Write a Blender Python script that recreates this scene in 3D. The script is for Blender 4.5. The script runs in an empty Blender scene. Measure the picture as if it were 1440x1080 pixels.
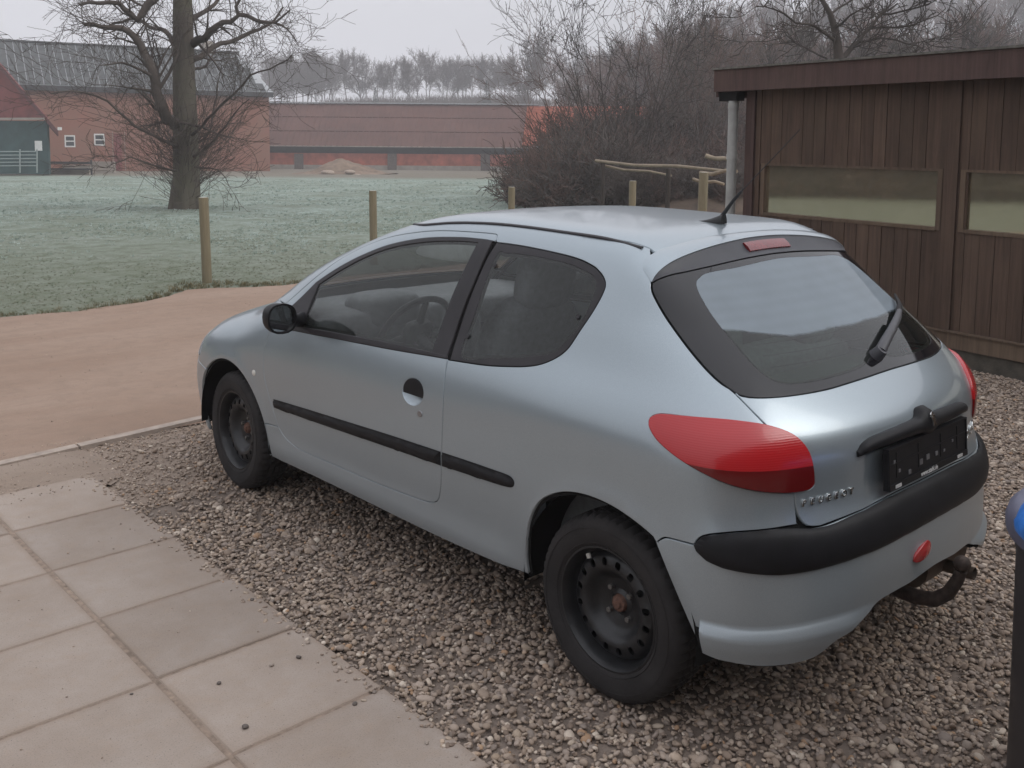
import bpy, math, random
import numpy as np
from mathutils import Vector, Matrix, noise
from mathutils.geometry import delaunay_2d_cdt
S = bpy.context.scene
COL = S.collection
R = math.radians
# ------------------------------------------------------------ camera
CAMP = (-2.9326, -1.9070, 1.7175); YAW, PITCH, ROLL, FPX = .73974, -.106145, .0084956, 1368.9
cam_d = bpy.data.cameras.new('camera'); cam = bpy.data.objects.new('camera', cam_d); COL.objects.link(cam)
def cam_axes():
    cy, sy, cp, sp = math.cos(YAW), math.sin(YAW), math.cos(PITCH), math.sin(PITCH)
    f = np.array([sy*cp, cy*cp, sp]); r = np.array([cy, -sy, 0.]); u = np.cross(r, f)
    c, s = math.cos(ROLL), math.sin(ROLL)
    return c*r+s*u, -s*r+c*u, f
_r, _u, _f = cam_axes()
cam.matrix_world = Matrix(((_r[0], _u[0], -_f[0], CAMP[0]), (_r[1], _u[1], -_f[1], CAMP[1]), (_r[2], _u[2], -_f[2], CAMP[2]), (0, 0, 0, 1)))
cam_d.sensor_width = 36; cam_d.lens = FPX/1440*36; cam_d.shift_y = -(540-342.3)/1440
cam_d.clip_start = .05; cam_d.clip_end = 3000
S.camera = cam
# ------------------------------------------------------------ sky, sun, exposure (overcast winter morning)
W = bpy.data.worlds.new('World'); S.world = W; W.use_nodes = True
nt = W.node_tree; nt.nodes.clear()
sky = nt.nodes.new('ShaderNodeTexSky'); sky.sky_type = 'NISHITA'; sky.sun_disc = False
SUN_EL, SUN_AZ = R(38), R(150)
sky.sun_elevation = SUN_EL; sky.sun_rotation = SUN_AZ; sky.air_density = 1.0; sky.dust_density = 4
hsv = nt.nodes.new('ShaderNodeHueSaturation'); hsv.inputs['Saturation'].default_value = .10
mixc = nt.nodes.new('ShaderNodeMix'); mixc.data_type = 'RGBA'; mixc.inputs[0].default_value = .78
bg = nt.nodes.new('ShaderNodeBackground'); out = nt.nodes.new('ShaderNodeOutputWorld')
nt.links.new(sky.outputs[0], hsv.inputs['Color']); nt.links.new(hsv.outputs[0], mixc.inputs[6])
mixc.inputs[7].default_value = (5.1, 5.15, 5.55, 1)
# an overcast sky is brighter overhead than at the horizon
tcw = nt.nodes.new('ShaderNodeTexCoord'); sep = nt.nodes.new('ShaderNodeSeparateXYZ'); nt.links.new(tcw.outputs['Generated'], sep.inputs[0])
mz = nt.nodes.new('ShaderNodeMath'); mz.operation = 'MULTIPLY_ADD'; mz.use_clamp = False; mz.inputs[1].default_value = 1.45; mz.inputs[2].default_value = 1.0
mc = nt.nodes.new('ShaderNodeMath'); mc.operation = 'MAXIMUM'; mc.inputs[1].default_value = 0; nt.links.new(sep.outputs[2], mc.inputs[0]); nt.links.new(mc.outputs[0], mz.inputs[0])
vm = nt.nodes.new('ShaderNodeVectorMath'); vm.operation = 'SCALE'; nt.links.new(mixc.outputs[2], vm.inputs[0]); nt.links.new(mz.outputs[0], vm.inputs['Scale'])
nt.links.new(vm.outputs[0], bg.inputs[0]); bg.inputs[1].default_value = .1
nt.links.new(bg.outputs[0], out.inputs[0])
sun_d = bpy.data.lights.new('sun', 'SUN'); sun = bpy.data.objects.new('sun', sun_d); COL.objects.link(sun)
sun_d.energy = .5; sun_d.angle = R(35); sun_d.color = (1, .96, .9)
sun.rotation_euler = (R(90)-SUN_EL, 0, -SUN_AZ+math.pi)
sun['kind'] = 'helper'
S.view_settings.view_transform = 'Standard'; S.view_settings.look = 'None'
S.view_settings.exposure = 0.3; S.view_settings.gamma = 1; S.view_settings.use_curve_mapping = False
S.render.engine = 'CYCLES'
S.cycles.max_bounces = 8; S.cycles.transparent_max_bounces = 24; S.cycles.volume_bounces = 1
S.cycles.volume_step_rate = 1; S.cycles.use_denoising = True
random.seed(7); rng = np.random.default_rng(7)

# ------------------------------------------------------------ helpers
def tag(o, label=None, cat=None, group=None, kind=None):
    if label: o['label'] = label
    if cat: o['category'] = cat
    if group: o['group'] = group
    if kind: o['kind'] = kind
    return o
def empty(name, loc=(0, 0, 0), rz=0, label=None, cat=None, group=None, parent=None):
    o = bpy.data.objects.new(name, None); COL.objects.link(o); o.location = loc; o.rotation_euler = (0, 0, rz)
    o.empty_display_size = .2
    if parent: o.parent = parent
    return tag(o, label, cat, group)
def link_mesh(name, me, m=None, parent=None, mats=None):
    m = getattr(m, 'm', m)
    o = bpy.data.objects.new(name, me); COL.objects.link(o)
    if mats:
        for q in mats: me.materials.append(q)
    elif m is not None and len(me.materials) == 0: me.materials.append(m)
    if parent: o.parent = parent
    return o
class MB:
    """collects boxes, tubes and raw faces, then links them as one mesh object"""
    def __init__(s): s.v = []; s.f = []; s.mi = []; s.n = None
    def add(s, vs, fs, mi=0):
        b = len(s.v); s.v += [tuple(map(float, p)) for p in vs]; s.f += [tuple(b+i for i in f) for f in fs]; s.mi += [mi]*len(fs)
    def box(s, a, b, mi=0, M=None):
        x0, y0, z0 = a; x1, y1, z1 = b
        vs = [(x0, y0, z0), (x1, y0, z0), (x1, y1, z0), (x0, y1, z0), (x0, y0, z1), (x1, y0, z1), (x1, y1, z1), (x0, y1, z1)]
        if M is not None: vs = [tuple(M @ Vector(p)) for p in vs]
        s.add(vs, [(0, 3, 2, 1), (4, 5, 6, 7), (0, 1, 5, 4), (1, 2, 6, 5), (2, 3, 7, 6), (3, 0, 4, 7)], mi)
    def bar(s, p, q, w, h, up=(0, 0, 1), mi=0):
        p, q = Vector(p), Vector(q); d = (q-p).normalized(); x = d.cross(Vector(up)).normalized(); z = x.cross(d)
        vs = [c+x*sx*w/2+z*sz*h/2 for c in (p, q) for sx, sz in ((-1, -1), (1, -1), (1, 1), (-1, 1))]
        s.add(vs, [(0, 1, 2, 3), (7, 6, 5, 4), (0, 4, 5, 1), (1, 5, 6, 2), (2, 6, 7, 3), (3, 7, 4, 0)], mi)
    def tube(s, pts, rad, n=8, cap=True, mi=0):
        pts = [Vector(p) for p in pts]; m = len(pts)
        rad = [rad]*m if not hasattr(rad, '__len__') else rad
        t0 = (pts[1]-pts[0]).normalized(); a = Vector((0, 0, 1)) if abs(t0.z) < .9 else Vector((1, 0, 0))
        x = t0.cross(a).normalized(); vs = []
        for i in range(m):
            t = (pts[min(i+1, m-1)]-pts[max(i-1, 0)]).normalized()
            x = (x-t*x.dot(t)).normalized(); y = t.cross(x)
            for k in range(n):
                an = 2*math.pi*k/n; vs.append(pts[i]+(x*math.cos(an)+y*math.sin(an))*rad[i])
        fs = [(i*n+k, i*n+(k+1) % n, (i+1)*n+(k+1) % n, (i+1)*n+k) for i in range(m-1) for k in range(n)]
        if cap: fs += [tuple(range(n-1, -1, -1)), tuple((m-1)*n+k for k in range(n))]
        s.add(vs, fs, mi)
    def lathe(s, prof, n=48, M=None, mi=0, closed=False):
        """prof: (radius, offset) rings about the x axis"""
        vs = []
        for r, o in prof:
            for k in range(n):
                an = 2*math.pi*k/n; vs.append((o, r*math.cos(an), r*math.sin(an)))
        if M is not None: vs = [tuple(M @ Vector(p)) for p in vs]
        m = len(prof); rg = range(m if closed else m-1)
        s.add(vs, [(i*n+k, i*n+(k+1) % n, ((i+1) % m)*n+(k+1) % n, ((i+1) % m)*n+k) for i in rg for k in range(n)], mi)
    def mesh(s, name, smooth=True, angle=None):
        me = bpy.data.meshes.new(name); me.from_pydata(s.v, [], s.f); me.update()
        if smooth: me.polygons.foreach_set('use_smooth', [True]*len(me.polygons))
        if any(s.mi): me.polygons.foreach_set('material_index', s.mi)
        if smooth and angle:
            try: me.set_sharp_from_angle(angle=R(angle))
            except Exception: pass
        return me
    def build(s, name, m=None, parent=None, smooth=False, angle=35, mats=None):
        return link_mesh(name, s.mesh(name, smooth, angle), m, parent, mats)
def obj_share(name, me, parent=None, loc=(0, 0, 0), rot=(0, 0, 0), sc=(1, 1, 1)):
    o = bpy.data.objects.new(name, me); COL.objects.link(o); o.location = loc; o.rotation_euler = rot; o.scale = sc
    if parent: o.parent = parent
    return o
def copy_tree(o, parent=None):
    c = o.copy(); COL.objects.link(c)
    if parent: c.parent = parent
    for ch in list(o.children): copy_tree(ch, c)
    return c

# ------------------------------------------------------------ materials
class NM:
    def __init__(s, name):
        s.m = bpy.data.materials.new(name); s.m.use_nodes = True; s.t = s.m.node_tree; s.t.nodes.clear()
        s.out = s.t.nodes.new('ShaderNodeOutputMaterial'); s.p = s.t.nodes.new('ShaderNodeBsdfPrincipled')
        s.t.links.new(s.p.outputs[0], s.out.inputs[0]); s._c = None
    def n(s, t, **k):
        x = s.t.nodes.new(t)
        for a, b in k.items():
            if hasattr(x, a): setattr(x, a, b)
            else: x.inputs[a.replace('_', ' ')].default_value = b
        return x
    def l(s, a, b): s.t.links.new(a, b)
    def coord(s, kind='Object'):
        return s.n('ShaderNodeTexCoord').outputs[kind]
    def noise(s, scale, detail=4, rough=.6, vec=None, dist=0.):
        x = s.n('ShaderNodeTexNoise', Scale=scale, Detail=detail, Roughness=rough, Distortion=dist)
        s.l(vec if vec is not None else s.coord(), x.inputs['Vector']); return x.outputs['Fac']
    def vmul(s, v, k):
        x = s.n('ShaderNodeVectorMath', operation='MULTIPLY'); s.l(v, x.inputs[0]); x.inputs[1].default_value = k; return x.outputs[0]
    def ramp(s, fac, stops):
        x = s.n('ShaderNodeValToRGB'); e = x.color_ramp.elements
        while len(e) < len(stops): e.new(.5)
        for i, (p, c) in enumerate(stops):
            e[i].position = p; e[i].color = (c, c, c, 1) if not hasattr(c, '__len__') else (*c[:3], 1)
        s.l(fac, x.inputs[0]); return x.outputs[0]
    def mix(s, fac, a, b, blend='MIX'):
        x = s.n('ShaderNodeMix', data_type='RGBA', blend_type=blend)
        for i, v in ((0, fac), (6, a), (7, b)):
            if isinstance(v, bpy.types.NodeSocket): s.l(v, x.inputs[i])
            elif i == 0: x.inputs[0].default_value = v
            else: x.inputs[i].default_value = (*v[:3], 1)
        return x.outputs[2]
    def math(s, op, a, b=None, c=None, clamp=False):
        x = s.n('ShaderNodeMath', operation=op); x.use_clamp = clamp
        for i, v in enumerate((a, b, c)):
            if v is None: continue
            if isinstance(v, bpy.types.NodeSocket): s.l(v, x.inputs[i])
            else: x.inputs[i].default_value = v
        return x.outputs[0]
    def col(s, v):
        if isinstance(v, bpy.types.NodeSocket): s.l(v, s.p.inputs['Base Color'])
        else: s.p.inputs['Base Color'].default_value = (*v[:3], 1)
    def set(s, **k):
        for a, v in k.items():
            i = s.p.inputs[a.replace('_', ' ')]
            if isinstance(v, bpy.types.NodeSocket): s.l(v, i)
            else: i.default_value = v
    def bump(s, h, strength=.3, dist=.01):
        b = s.n('ShaderNodeBump', Strength=strength, Distance=dist); s.l(h, b.inputs['Height']); s.l(b.outputs[0], s.p.inputs['Normal'])
def rand_tone(a, lo=.8, hi=1.2):
    i = a.n('ShaderNodeObjectInfo').outputs['Random']
    x = a.n('ShaderNodeMapRange'); a.l(i, x.inputs[0]); x.inputs[3].default_value = lo; x.inputs[4].default_value = hi
    return x.outputs[0]
def simple(name, c, rough=.7, metallic=0., vary=.25, scale=6., bump=0., bscale=40., coat=0., spec=.5, rnd=0.):
    a = NM(name); n = a.noise(scale, 5)
    c2 = tuple(max(0, x*(1-vary)) for x in c); c3 = tuple(min(1, x*(1+vary)) for x in c)
    base = a.ramp(n, [(.3, c2), (.7, c3)])
    if rnd:
        t = rand_tone(a, 1-rnd, 1+rnd); cc = a.n('ShaderNodeCombineColor'); [a.l(t, cc.inputs[i]) for i in range(3)]
        base = a.mix(1., base, cc.outputs[0], 'MULTIPLY')
    a.col(base); a.set(Roughness=rough, Metallic=metallic, Coat_Weight=coat, Specular_IOR_Level=spec)
    if bump: a.bump(a.noise(bscale, 6), bump, .01)
    return a.m
# ------------------------------------------------------------ car body surface (implicit, metres, rear axle at y=0)
# ---------- car body surface ----------
class Spl:
    def __init__(s,x,y):
        x=np.array(x,float);y=np.array(y,float);n=len(x);h=np.diff(x)
        A=np.zeros((n,n));b=np.zeros(n);A[0,0]=A[-1,-1]=1
        for i in range(1,n-1):
            A[i,i-1]=h[i-1];A[i,i]=2*(h[i-1]+h[i]);A[i,i+1]=h[i]
            b[i]=6*((y[i+1]-y[i])/h[i]-(y[i]-y[i-1])/h[i-1])
        s.x,s.y,s.h,s.m=x,y,h,np.linalg.solve(A,b)
    def __call__(s,t,d=False):
        t=np.asarray(t,float);i=np.clip(np.searchsorted(s.x,t)-1,0,len(s.x)-2)
        x0=s.x[i];h=s.h[i];a=t-x0;b=s.x[i+1]-t
        lo=t<s.x[0];hi=t>s.x[-1]
        y=s.m[i]*b**3/(6*h)+s.m[i+1]*a**3/(6*h)+(s.y[i]/h-s.m[i]*h/6)*b+(s.y[i+1]/h-s.m[i+1]*h/6)*a
        dy=-s.m[i]*b**2/(2*h)+s.m[i+1]*a**2/(2*h)-(s.y[i]/h-s.m[i]*h/6)+(s.y[i+1]/h-s.m[i+1]*h/6)
        d0=(s.y[1]-s.y[0])/s.h[0]-s.m[1]*s.h[0]/6; d1=(s.y[-1]-s.y[-2])/s.h[-1]+s.m[-2]*s.h[-1]/6
        y=np.where(lo,s.y[0]+d0*(t-s.x[0]),np.where(hi,s.y[-1]+d1*(t-s.x[-1]),y))
        dy=np.where(lo,d0,np.where(hi,d1,dy))
        return (y,dy) if d else y
WB=2.442
wz=Spl([.12,.22,.32,.45,.58,.70,.80,.88,.94,1.00,1.10,1.22,1.34,1.42],
       [.755,.780,.797,.812,.820,.816,.803,.785,.765,.737,.697,.643,.583,.540])
TCX=[-.75,-.3,0.0,.25,.6,.95,1.25,1.5,1.8,2.08,2.28,2.5,2.75,2.95,3.1,3.3]
TCY=[1.240,1.350,1.4055,1.4245,1.433,1.435,1.412,1.352,1.242,1.105,.993,.925,.856,.785,.685,.550]
tc=Spl(TCX,TCY)
BZX=[.15,.28,.40,.52,.60,.70,.82,.90,.96,1.05,1.18,1.30,1.42]
BZY=[-.605,-.640,-.657,-.654,-.645,-.608,-.600,-.570,-.516,-.4155,-.249,-.090,.085]
bz=Spl(BZX,BZY)
fz=Spl([.15,.3,.45,.6,.75,.9],[3.12,3.17,3.19,3.16,3.06,2.90])
K=dict(ft=.21,fk=.10,crh=.086,crr=.045,wsb=.145,r2=.215,r4=.17,f2=.16,f4=.2,rr=.22,rs=.16,gt=.093)
def smax(a,b,r):
    h=np.clip(r-np.abs(a-b),0,None)/r
    return np.maximum(a,b)+h**3*r/6
def sstep(a,b,x):
    t=np.clip((x-a)/(b-a),0,1);return t*t*(3-2*t)
def side(y,z):
    w=wz(z)
    # haunch over the rear wheel
    w=w+.022*np.exp(-((y+.05)/.55)**2)*np.exp(-((z-.86)/.13)**2)
    # fender bulge front
    w=w+.008*np.exp(-((y-2.45)/.5)**2)*np.exp(-((z-.72)/.16)**2)
    w=w+.014*np.exp(-((z-.29)/.065)**2)*sstep(.30,.5,y)*(1-sstep(1.95,2.15,y))
    # plan bow
    w=w-.012*np.clip((y-1.2)/1.5,-3,3)**2*sstep(.5,.95,z)
    w=w-K['gt']*np.clip(y-1.7,0,None)**2*sstep(.85,1.1,z)
    w=w-K['ft']*np.clip(y-2.55,0,None)**2-.05*np.clip(-.1-y,0,None)**2*(1+3*sstep(.85,1.2,z))
    # arch lips
    for yc in (0,WB):
        d=np.hypot(y-yc,(z-.30)*1.0)
        w=w+.007*np.exp(-((d-.345)/.035)**2)*sstep(.15,.3,z)
    return w
def F(P):
    x=np.abs(P[...,0]);y=P[...,1];z=P[...,2]
    a=x-side(y,z)
    t,dt=tc(y+K['wsb']*x**2,True);crown=K['crr']+(K['crh']-K['crr'])*sstep(2.1,2.4,y)
    b=(z-(t-crown*x**2))/np.sqrt(1+dt*dt)
    B,dB=bz(z,True)
    c=(B+K['r2']*x**2+K['r4']*x**4-y)/np.sqrt(1+dB*dB)
    d=(y-(fz(z)-K['f2']*x**2-K['f4']*x**4))
    rb=.20-.07*sstep(.9,1.15,z)
    g=smax(a,b,K['rs']+K['fk']*sstep(2.0,2.4,y))
    g=smax(g,c,K['rr']-(K['rr']-.08)*sstep(1.15,1.32,z))
    g=smax(g,d,.30)
    return g
def grad(P,e=1e-4):
    G=np.stack([F(P+d)-F(P-d) for d in np.eye(3)*e],-1)/(2*e)
    return G/np.linalg.norm(G,axis=-1,keepdims=True)
# wall chart
CX,CR,CY,YF=.35,.45,.25,2.55;CA=CR*np.pi/2;SL=YF-CY
def chart_ray(s):
    s=np.asarray(s,float);a=np.abs(s);sg=np.where(s<0,-1.,1.)
    th=np.clip((a-CX)/CR,0,np.pi/2);t2=np.clip((a-CX-CA-SL)/CR,0,np.pi/2)
    px=np.minimum(a,CX)-np.clip(a-CX-2*CA-SL,0,CX);py=CY+np.clip(a-CX-CA,0,SL)
    O=np.stack([sg*px,py,0*s],-1);D=np.stack([sg*np.sin(th+t2),-np.cos(th+t2),0*s],-1)
    return O,D
def hit(O,D,t0=0,t1=1.6,n=60):
    a=np.full(O.shape[:-1],float(t0));b=np.full(O.shape[:-1],float(t1))
    for _ in range(40):
        m=(a+b)/2;v=F(O+D*m[...,None]);b=np.where(v>0,m,b);a=np.where(v>0,a,m)
    return O+D*a[...,None]
def wall(s,z):
    O,D=chart_ray(s);O=O+np.stack([0*s,0*s,z],-1);return hit(O,D)
def top(x,y):
    O=np.stack([x,y,.5+0*x],-1);D=np.stack([0*x,0*x,1+0*x],-1);return hit(O,D)
def to_wall(P):
    x,y,z=[float(q) for q in P];a=abs(x)
    if y>YF: s=CX+CA+SL+CR*np.arctan2(y-YF,max(a-CX,1e-6))
    elif y>CY: s=CX+CA+y-CY
    elif a<CX: s=a
    else: s=CX+CR*np.arctan2(a-CX,CY-y)
    return (np.sign(x)*s,z)
def Wc(a, z):  # a > 0: left side of the car
    return wall(-np.asarray(a, float), np.asarray(z, float))
def Wm(a, z): return wall(np.asarray(a, float), np.asarray(z, float))
def Tc(x, y): return top(np.asarray(x, float), np.asarray(y, float))
def cr(pts, ds=.012, closed=False):
    """smooth curve through the points, resampled"""
    p = np.array(pts, float); n = len(p)
    if n == 2 and not closed:
        k = max(1, int(np.linalg.norm(p[1]-p[0])/ds)); t = np.linspace(0, 1, k+1)[:, None]; return p[0]*(1-t)+p[1]*t
    o = []; rg = range(n if closed else n-1)
    for i in rg:
        g = (lambda j: p[j % n]) if closed else (lambda j: p[min(max(j, 0), n-1)])
        a, b, c, d = g(i-1), g(i), g(i+1), g(i+2)
        k = max(1, int(math.ceil(np.linalg.norm(c-b)/ds))); t = np.arange(k)/k; t = t[:, None]
        o.append(.5*((2*b)+(-a+c)*t+(2*a-5*b+4*c-d)*t*t+(-a+3*b-3*c+d)*t**3))
    o = np.concatenate(o)
    return o if closed else np.concatenate([o, p[-1:]])
def loop(*segs, ds=.012):
    """closed outline from smooth segments that meet at corners"""
    o = []
    for sg in segs:
        c = cr(sg, ds) if len(sg) > 1 else np.array(sg, float)
        if o and np.linalg.norm(o[-1][-1]-c[0]) < 1e-6: c = c[1:]
        elif o and np.linalg.norm(o[-1][-1]-c[0]) > ds*1.5:
            o.append(cr([o[-1][-1], c[0]], ds)[1:-1])
        o.append(c)
    P = np.concatenate(o)
    if np.linalg.norm(P[0]-P[-1]) < 1e-6: P = P[:-1]
    elif np.linalg.norm(P[0]-P[-1]) > ds*1.5: P = np.concatenate([P, cr([P[-1], P[0]], ds)[1:-1]])
    return P
def pip(Q, loops):
    ins = np.zeros(len(Q), bool)
    for L in loops:
        a = L; b = np.roll(L, -1, 0)
        for (x0, y0), (x1, y1) in zip(a, b):
            if y0 == y1: continue
            c = ((Q[:, 1] > y0) != (Q[:, 1] > y1)) & (Q[:, 0] < (x1-x0)*(Q[:, 1]-y0)/(y1-y0)+x0); ins ^= c
    return ins
def bdist(Q, loops):
    d = np.full(len(Q), 9.)
    for L in loops:
        for k in range(0, len(Q), 4000):
            d[k:k+4000] = np.minimum(d[k:k+4000], np.sqrt(((Q[k:k+4000, None]-L[None])**2).sum(-1)).min(1))
    return d
GASKET = MB()
class Skin:
    def __init__(s): s.v = []; s.n = []; s.f = []; s.c = 0
    def add(s, v, n, f):
        s.v.append(v); s.n.append(n); s.f += [tuple(int(i)+s.c for i in q) for q in f]; s.c += len(v)
    def panel(s, loops, chart=Wc, off=0., sp=.032, gap=.0026, flange=.016, bev=.0012, gasket=True, fn=None):
        """cut a panel of the body surface to its outlines; folded edges, real gap round it"""
        loops = [np.asarray(L, float) for L in loops]
        lo = loops[0].min(0); hi = loops[0].max(0)
        g = np.stack(np.meshgrid(np.arange(lo[0], hi[0], sp), np.arange(lo[1], hi[1], sp), indexing='ij'), -1).reshape(-1, 2)
        g = g+np.array([.37, .51])*sp
        if len(g): g = g[pip(g, loops)]
        if len(g): g = g[bdist(g, loops) > .45*sp]
        allp = np.concatenate(loops+[g]); ed = []; st = []; b = 0
        for L in loops:
            n = len(L); ed += [(b+i, b+(i+1) % n) for i in range(n)]; st.append((b, n)); b += n
        r = delaunay_2d_cdt([Vector(p) for p in allp], ed, [], 0, 1e-7)
        vv = np.array([tuple(p) for p in r[0]]); tri = [t for t in r[2]]
        ce = np.array([vv[list(t)].mean(0) for t in tri]); k = pip(ce, loops); tri = [t for t, q in zip(tri, k) if q]
        if len(vv) != len(allp):
            pass
        P = chart(vv[:, 0], vv[:, 1]); N = grad(P)
        offv = off(vv[:, 0], vv[:, 1]) if callable(off) else np.full(len(vv), off)
        def pos(a, z):
            p = chart(a, z); o = off(a, z) if callable(off) else off
            return p+grad(p)*(np.asarray(o)[..., None] if callable(off) else o)
        P2 = P+N*offv[:, None]
        if callable(off):
            e = 2e-3; du = pos(vv[:, 0]+e, vv[:, 1])-pos(vv[:, 0]-e, vv[:, 1]); dv = pos(vv[:, 0], vv[:, 1]+e)-pos(vv[:, 0], vv[:, 1]-e)
            N2 = np.cross(du, dv); N2 /= np.linalg.norm(N2, axis=1, keepdims=True)+1e-12
            N2 *= np.sign((N2*N).sum(1, keepdims=True)); bad = ~np.isfinite(N2).all(1); N2[bad] = N[bad]
        else: N2 = N
        if fn: P2, N2 = fn(vv, P2, N2)
        om = {}
        for i, og in enumerate(r[3]):
            for q in og: om[q] = i
        V = [P2]; NN = [N2]; F_ = []
        P2 = P2.copy(); V[0] = P2
        base = len(P2); rings = []
        for (b0, n) in st:
            idx = np.array([om.get(b0+i, 0) for i in range(n)])
            p = P2[idx]; nn = N2[idx]; t = np.roll(p, -1, 0)-np.roll(p, 1, 0); t /= np.linalg.norm(t, axis=1, keepdims=True)+1e-12
            o = np.cross(t, nn); o /= np.linalg.norm(o, axis=1, keepdims=True)+1e-12
            # outward in chart space
            c2 = vv[idx]; tt = np.roll(c2, -1, 0)-np.roll(c2, 1, 0); area = .5*np.sum(c2[:, 0]*np.roll(c2[:, 1], -1)-np.roll(c2[:, 0], -1)*c2[:, 1])
            o2 = np.stack([tt[:, 1], -tt[:, 0]], 1)*np.sign(area)
            o2 /= np.linalg.norm(o2, axis=1, keepdims=True)+1e-12
            if b0 != st[0][0]: o2 = -o2
            q3 = chart(c2[:, 0]+o2[:, 0]*2e-3, c2[:, 1]+o2[:, 1]*2e-3)-chart(c2[:, 0], c2[:, 1])
            sg = np.sign(np.sum((o*q3))); o = o*sg
            edge = p-o*gap; rings.append((idx, edge, o, nn))
            P2[idx] = edge-o*bev
            r1 = edge-nn*bev; r2 = edge-nn*flange
            k1 = base; V += [r1, r2]; a = nn+o; a /= np.linalg.norm(a, axis=1, keepdims=True); NN += [a, o]
            # which way round
            f0 = (idx[0], idx[1])
            for i in range(n):
                j = (i+1) % n
                F_.append((idx[i], idx[j], k1+j, k1+i)); F_.append((k1+i, k1+j, k1+n+j, k1+n+i))
            base += 2*n
            if gasket:
                ga = edge-nn*(flange*.8)-o*.012; gb = edge-nn*(flange*.8)+o*.012
                GASKET.add(list(ga)+list(gb), [(i, (i+1) % n, n+(i+1) % n, n+i) for i in range(n)])
        A = np.concatenate(V); B = np.concatenate(NN)
        out = []
        for f in list(tri)+F_:
            q = A[list(f)]; fnm = np.cross(q[1]-q[0], q[2]-q[0]); m = B[list(f)].mean(0)
            out.append(tuple(f) if fnm@m >= 0 else tuple(f)[::-1])
        s.add(A, B, out)
        return s
    def build(s, name, m, parent=None, mirror=False):
        v = np.concatenate(s.v); n = np.concatenate(s.n); f = s.f
        if mirror: v = v*[-1, 1, 1]; n = n*[-1, 1, 1]; f = [q[::-1] for q in f]
        me = bpy.data.meshes.new(name); me.from_pydata(v.tolist(), [], f); me.update()
        me.polygons.foreach_set('use_smooth', [True]*len(me.polygons))
        n = np.nan_to_num(n); n /= np.linalg.norm(n, axis=1, keepdims=True)+1e-12
        me.normals_split_custom_set_from_vertices(n.tolist())
        return link_mesh(name, me, m, parent)

# ---- outlines (a, z), a = distance round the car wall from the rear centre, left side
door_top = [(2.825,.966),(2.711,1.06),(2.616,1.13),(2.53,1.19),(2.4,1.254),(2.256,1.303),(2.092,1.336),(1.916,1.358),(1.715,1.367),(1.61,1.369),(1.585,1.366),(1.575,1.35)]
door_b = [(1.575,1.35),(1.585,1.309),(1.596,1.219),(1.612,1.055),(1.612,.972),(1.609,.925),(1.595,.82),(1.583,.715),(1.582,.598),(1.590,.50),(1.606,.43),(1.625,.40),(1.66,.385),(1.736,.375),(2.027,.361),(2.38,.355),(2.56,.352),(2.66,.358),(2.74,.378),(2.79,.412)]
door_front = [(2.79,.412),(2.823,.481),(2.857,.556),(2.888,.631),(2.902,.707),(2.898,.776),(2.878,.833),(2.85,.90),(2.825,.966)]
trim_out = [(2.63,1.085),(2.492,1.165),(2.355,1.228),(2.196,1.283),(1.993,1.324),(1.793,1.343),(1.652,1.347),(1.58,1.345)]
glass_top = [(2.601,1.076),(2.476,1.148),(2.341,1.214),(2.183,1.269),(1.979,1.309),(1.781,1.329),(1.662,1.333)]
glass_b = [(1.662,1.333),(1.672,1.266),(1.69,1.154),(1.703,1.031),(1.705,.933)]
glass_low = [(1.705,.933),(1.966,.926),(2.149,.918),(2.384,.907),(2.62,.893)]
trim_low = [(2.70,.868),(2.54,.876),(2.305,.888),(1.954,.905),(1.698,.921),(1.612,.926)]
qg_out = [(1.597,.925),(1.603,1.021),(1.596,1.15),(1.584,1.269),(1.566,1.342)]
qg_out2 = [(1.566,1.342),(1.429,1.341),(1.247,1.332),(1.138,1.322),(1.064,1.306),(.985,1.284),(.946,1.260),(.946,1.231),(.976,1.176),(1.022,1.109),(1.060,1.048),(1.094,1.016),(1.146,.988),(1.205,.970),(1.283,.956),(1.411,.939),(1.597,.925)]
qg_in = [(1.544,.951),(1.541,1.112),(1.537,1.294),(1.491,1.309),(1.363,1.312),(1.196,1.304),(1.087,1.286),(1.019,1.262),(.998,1.227),(1.018,1.159),(1.062,1.091),(1.10,1.042),(1.137,1.021),(1.286,.985),(1.40,.966)]
arch_r = [(1.142,.285),(1.144,.359),(1.127,.462),(1.09,.538),(1.041,.585),(.97,.622),(.891,.640),(.813,.638),(.75,.617),(.705,.583),(.673,.530),(.650,.462),(.640,.409),(.634,.35),(.628,.302)]
yoff = CX+CA-CY
arch_f = [(yoff+WB+.352*math.cos(t), .293+.352*math.sin(t)) for t in np.linspace(R(-8), R(188), 15)]
sill_low = [(2.885,.244),(2.613,.252),(2.28,.256),(1.695,.258),(1.291,.272),(1.142,.285)]
lamp_low = [(.448,.769),(.458,.752),(.496,.752),(.542,.763),(.588,.781),(.63,.806),(.673,.837),(.707,.869),(.723,.900),(.720,.920)]
lamp_up = [(.720,.920),(.706,.932),(.683,.938),(.609,.944),(.560,.940),(.516,.928),(.479,.904),(.460,.867),(.452,.82),(.448,.769)]
hatch_l = [(.708,1.281),(.709,1.256),(.676,1.20),(.641,1.144),(.592,1.055),(.572,1.026),(.554,1.006),(.519,.929)]
hatch_side = [(.486,.752),(.484,.706),(.477,.672),(.466,.655),(.446,.650)]
bseam = [(.705,.583),(.695,.598),(.683,.603),(.648,.606)]
bst_l = [(.648,.606),(.641,.626),(.626,.642),(.586,.656),(.52,.662),(.486,.664)]
bst_top = [(.648,.606),(.641,.626),(.626,.642),(.586,.656),(.52,.662),(.446,.650),(.355,.664),(.20,.678),(0,.682)]
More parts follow.
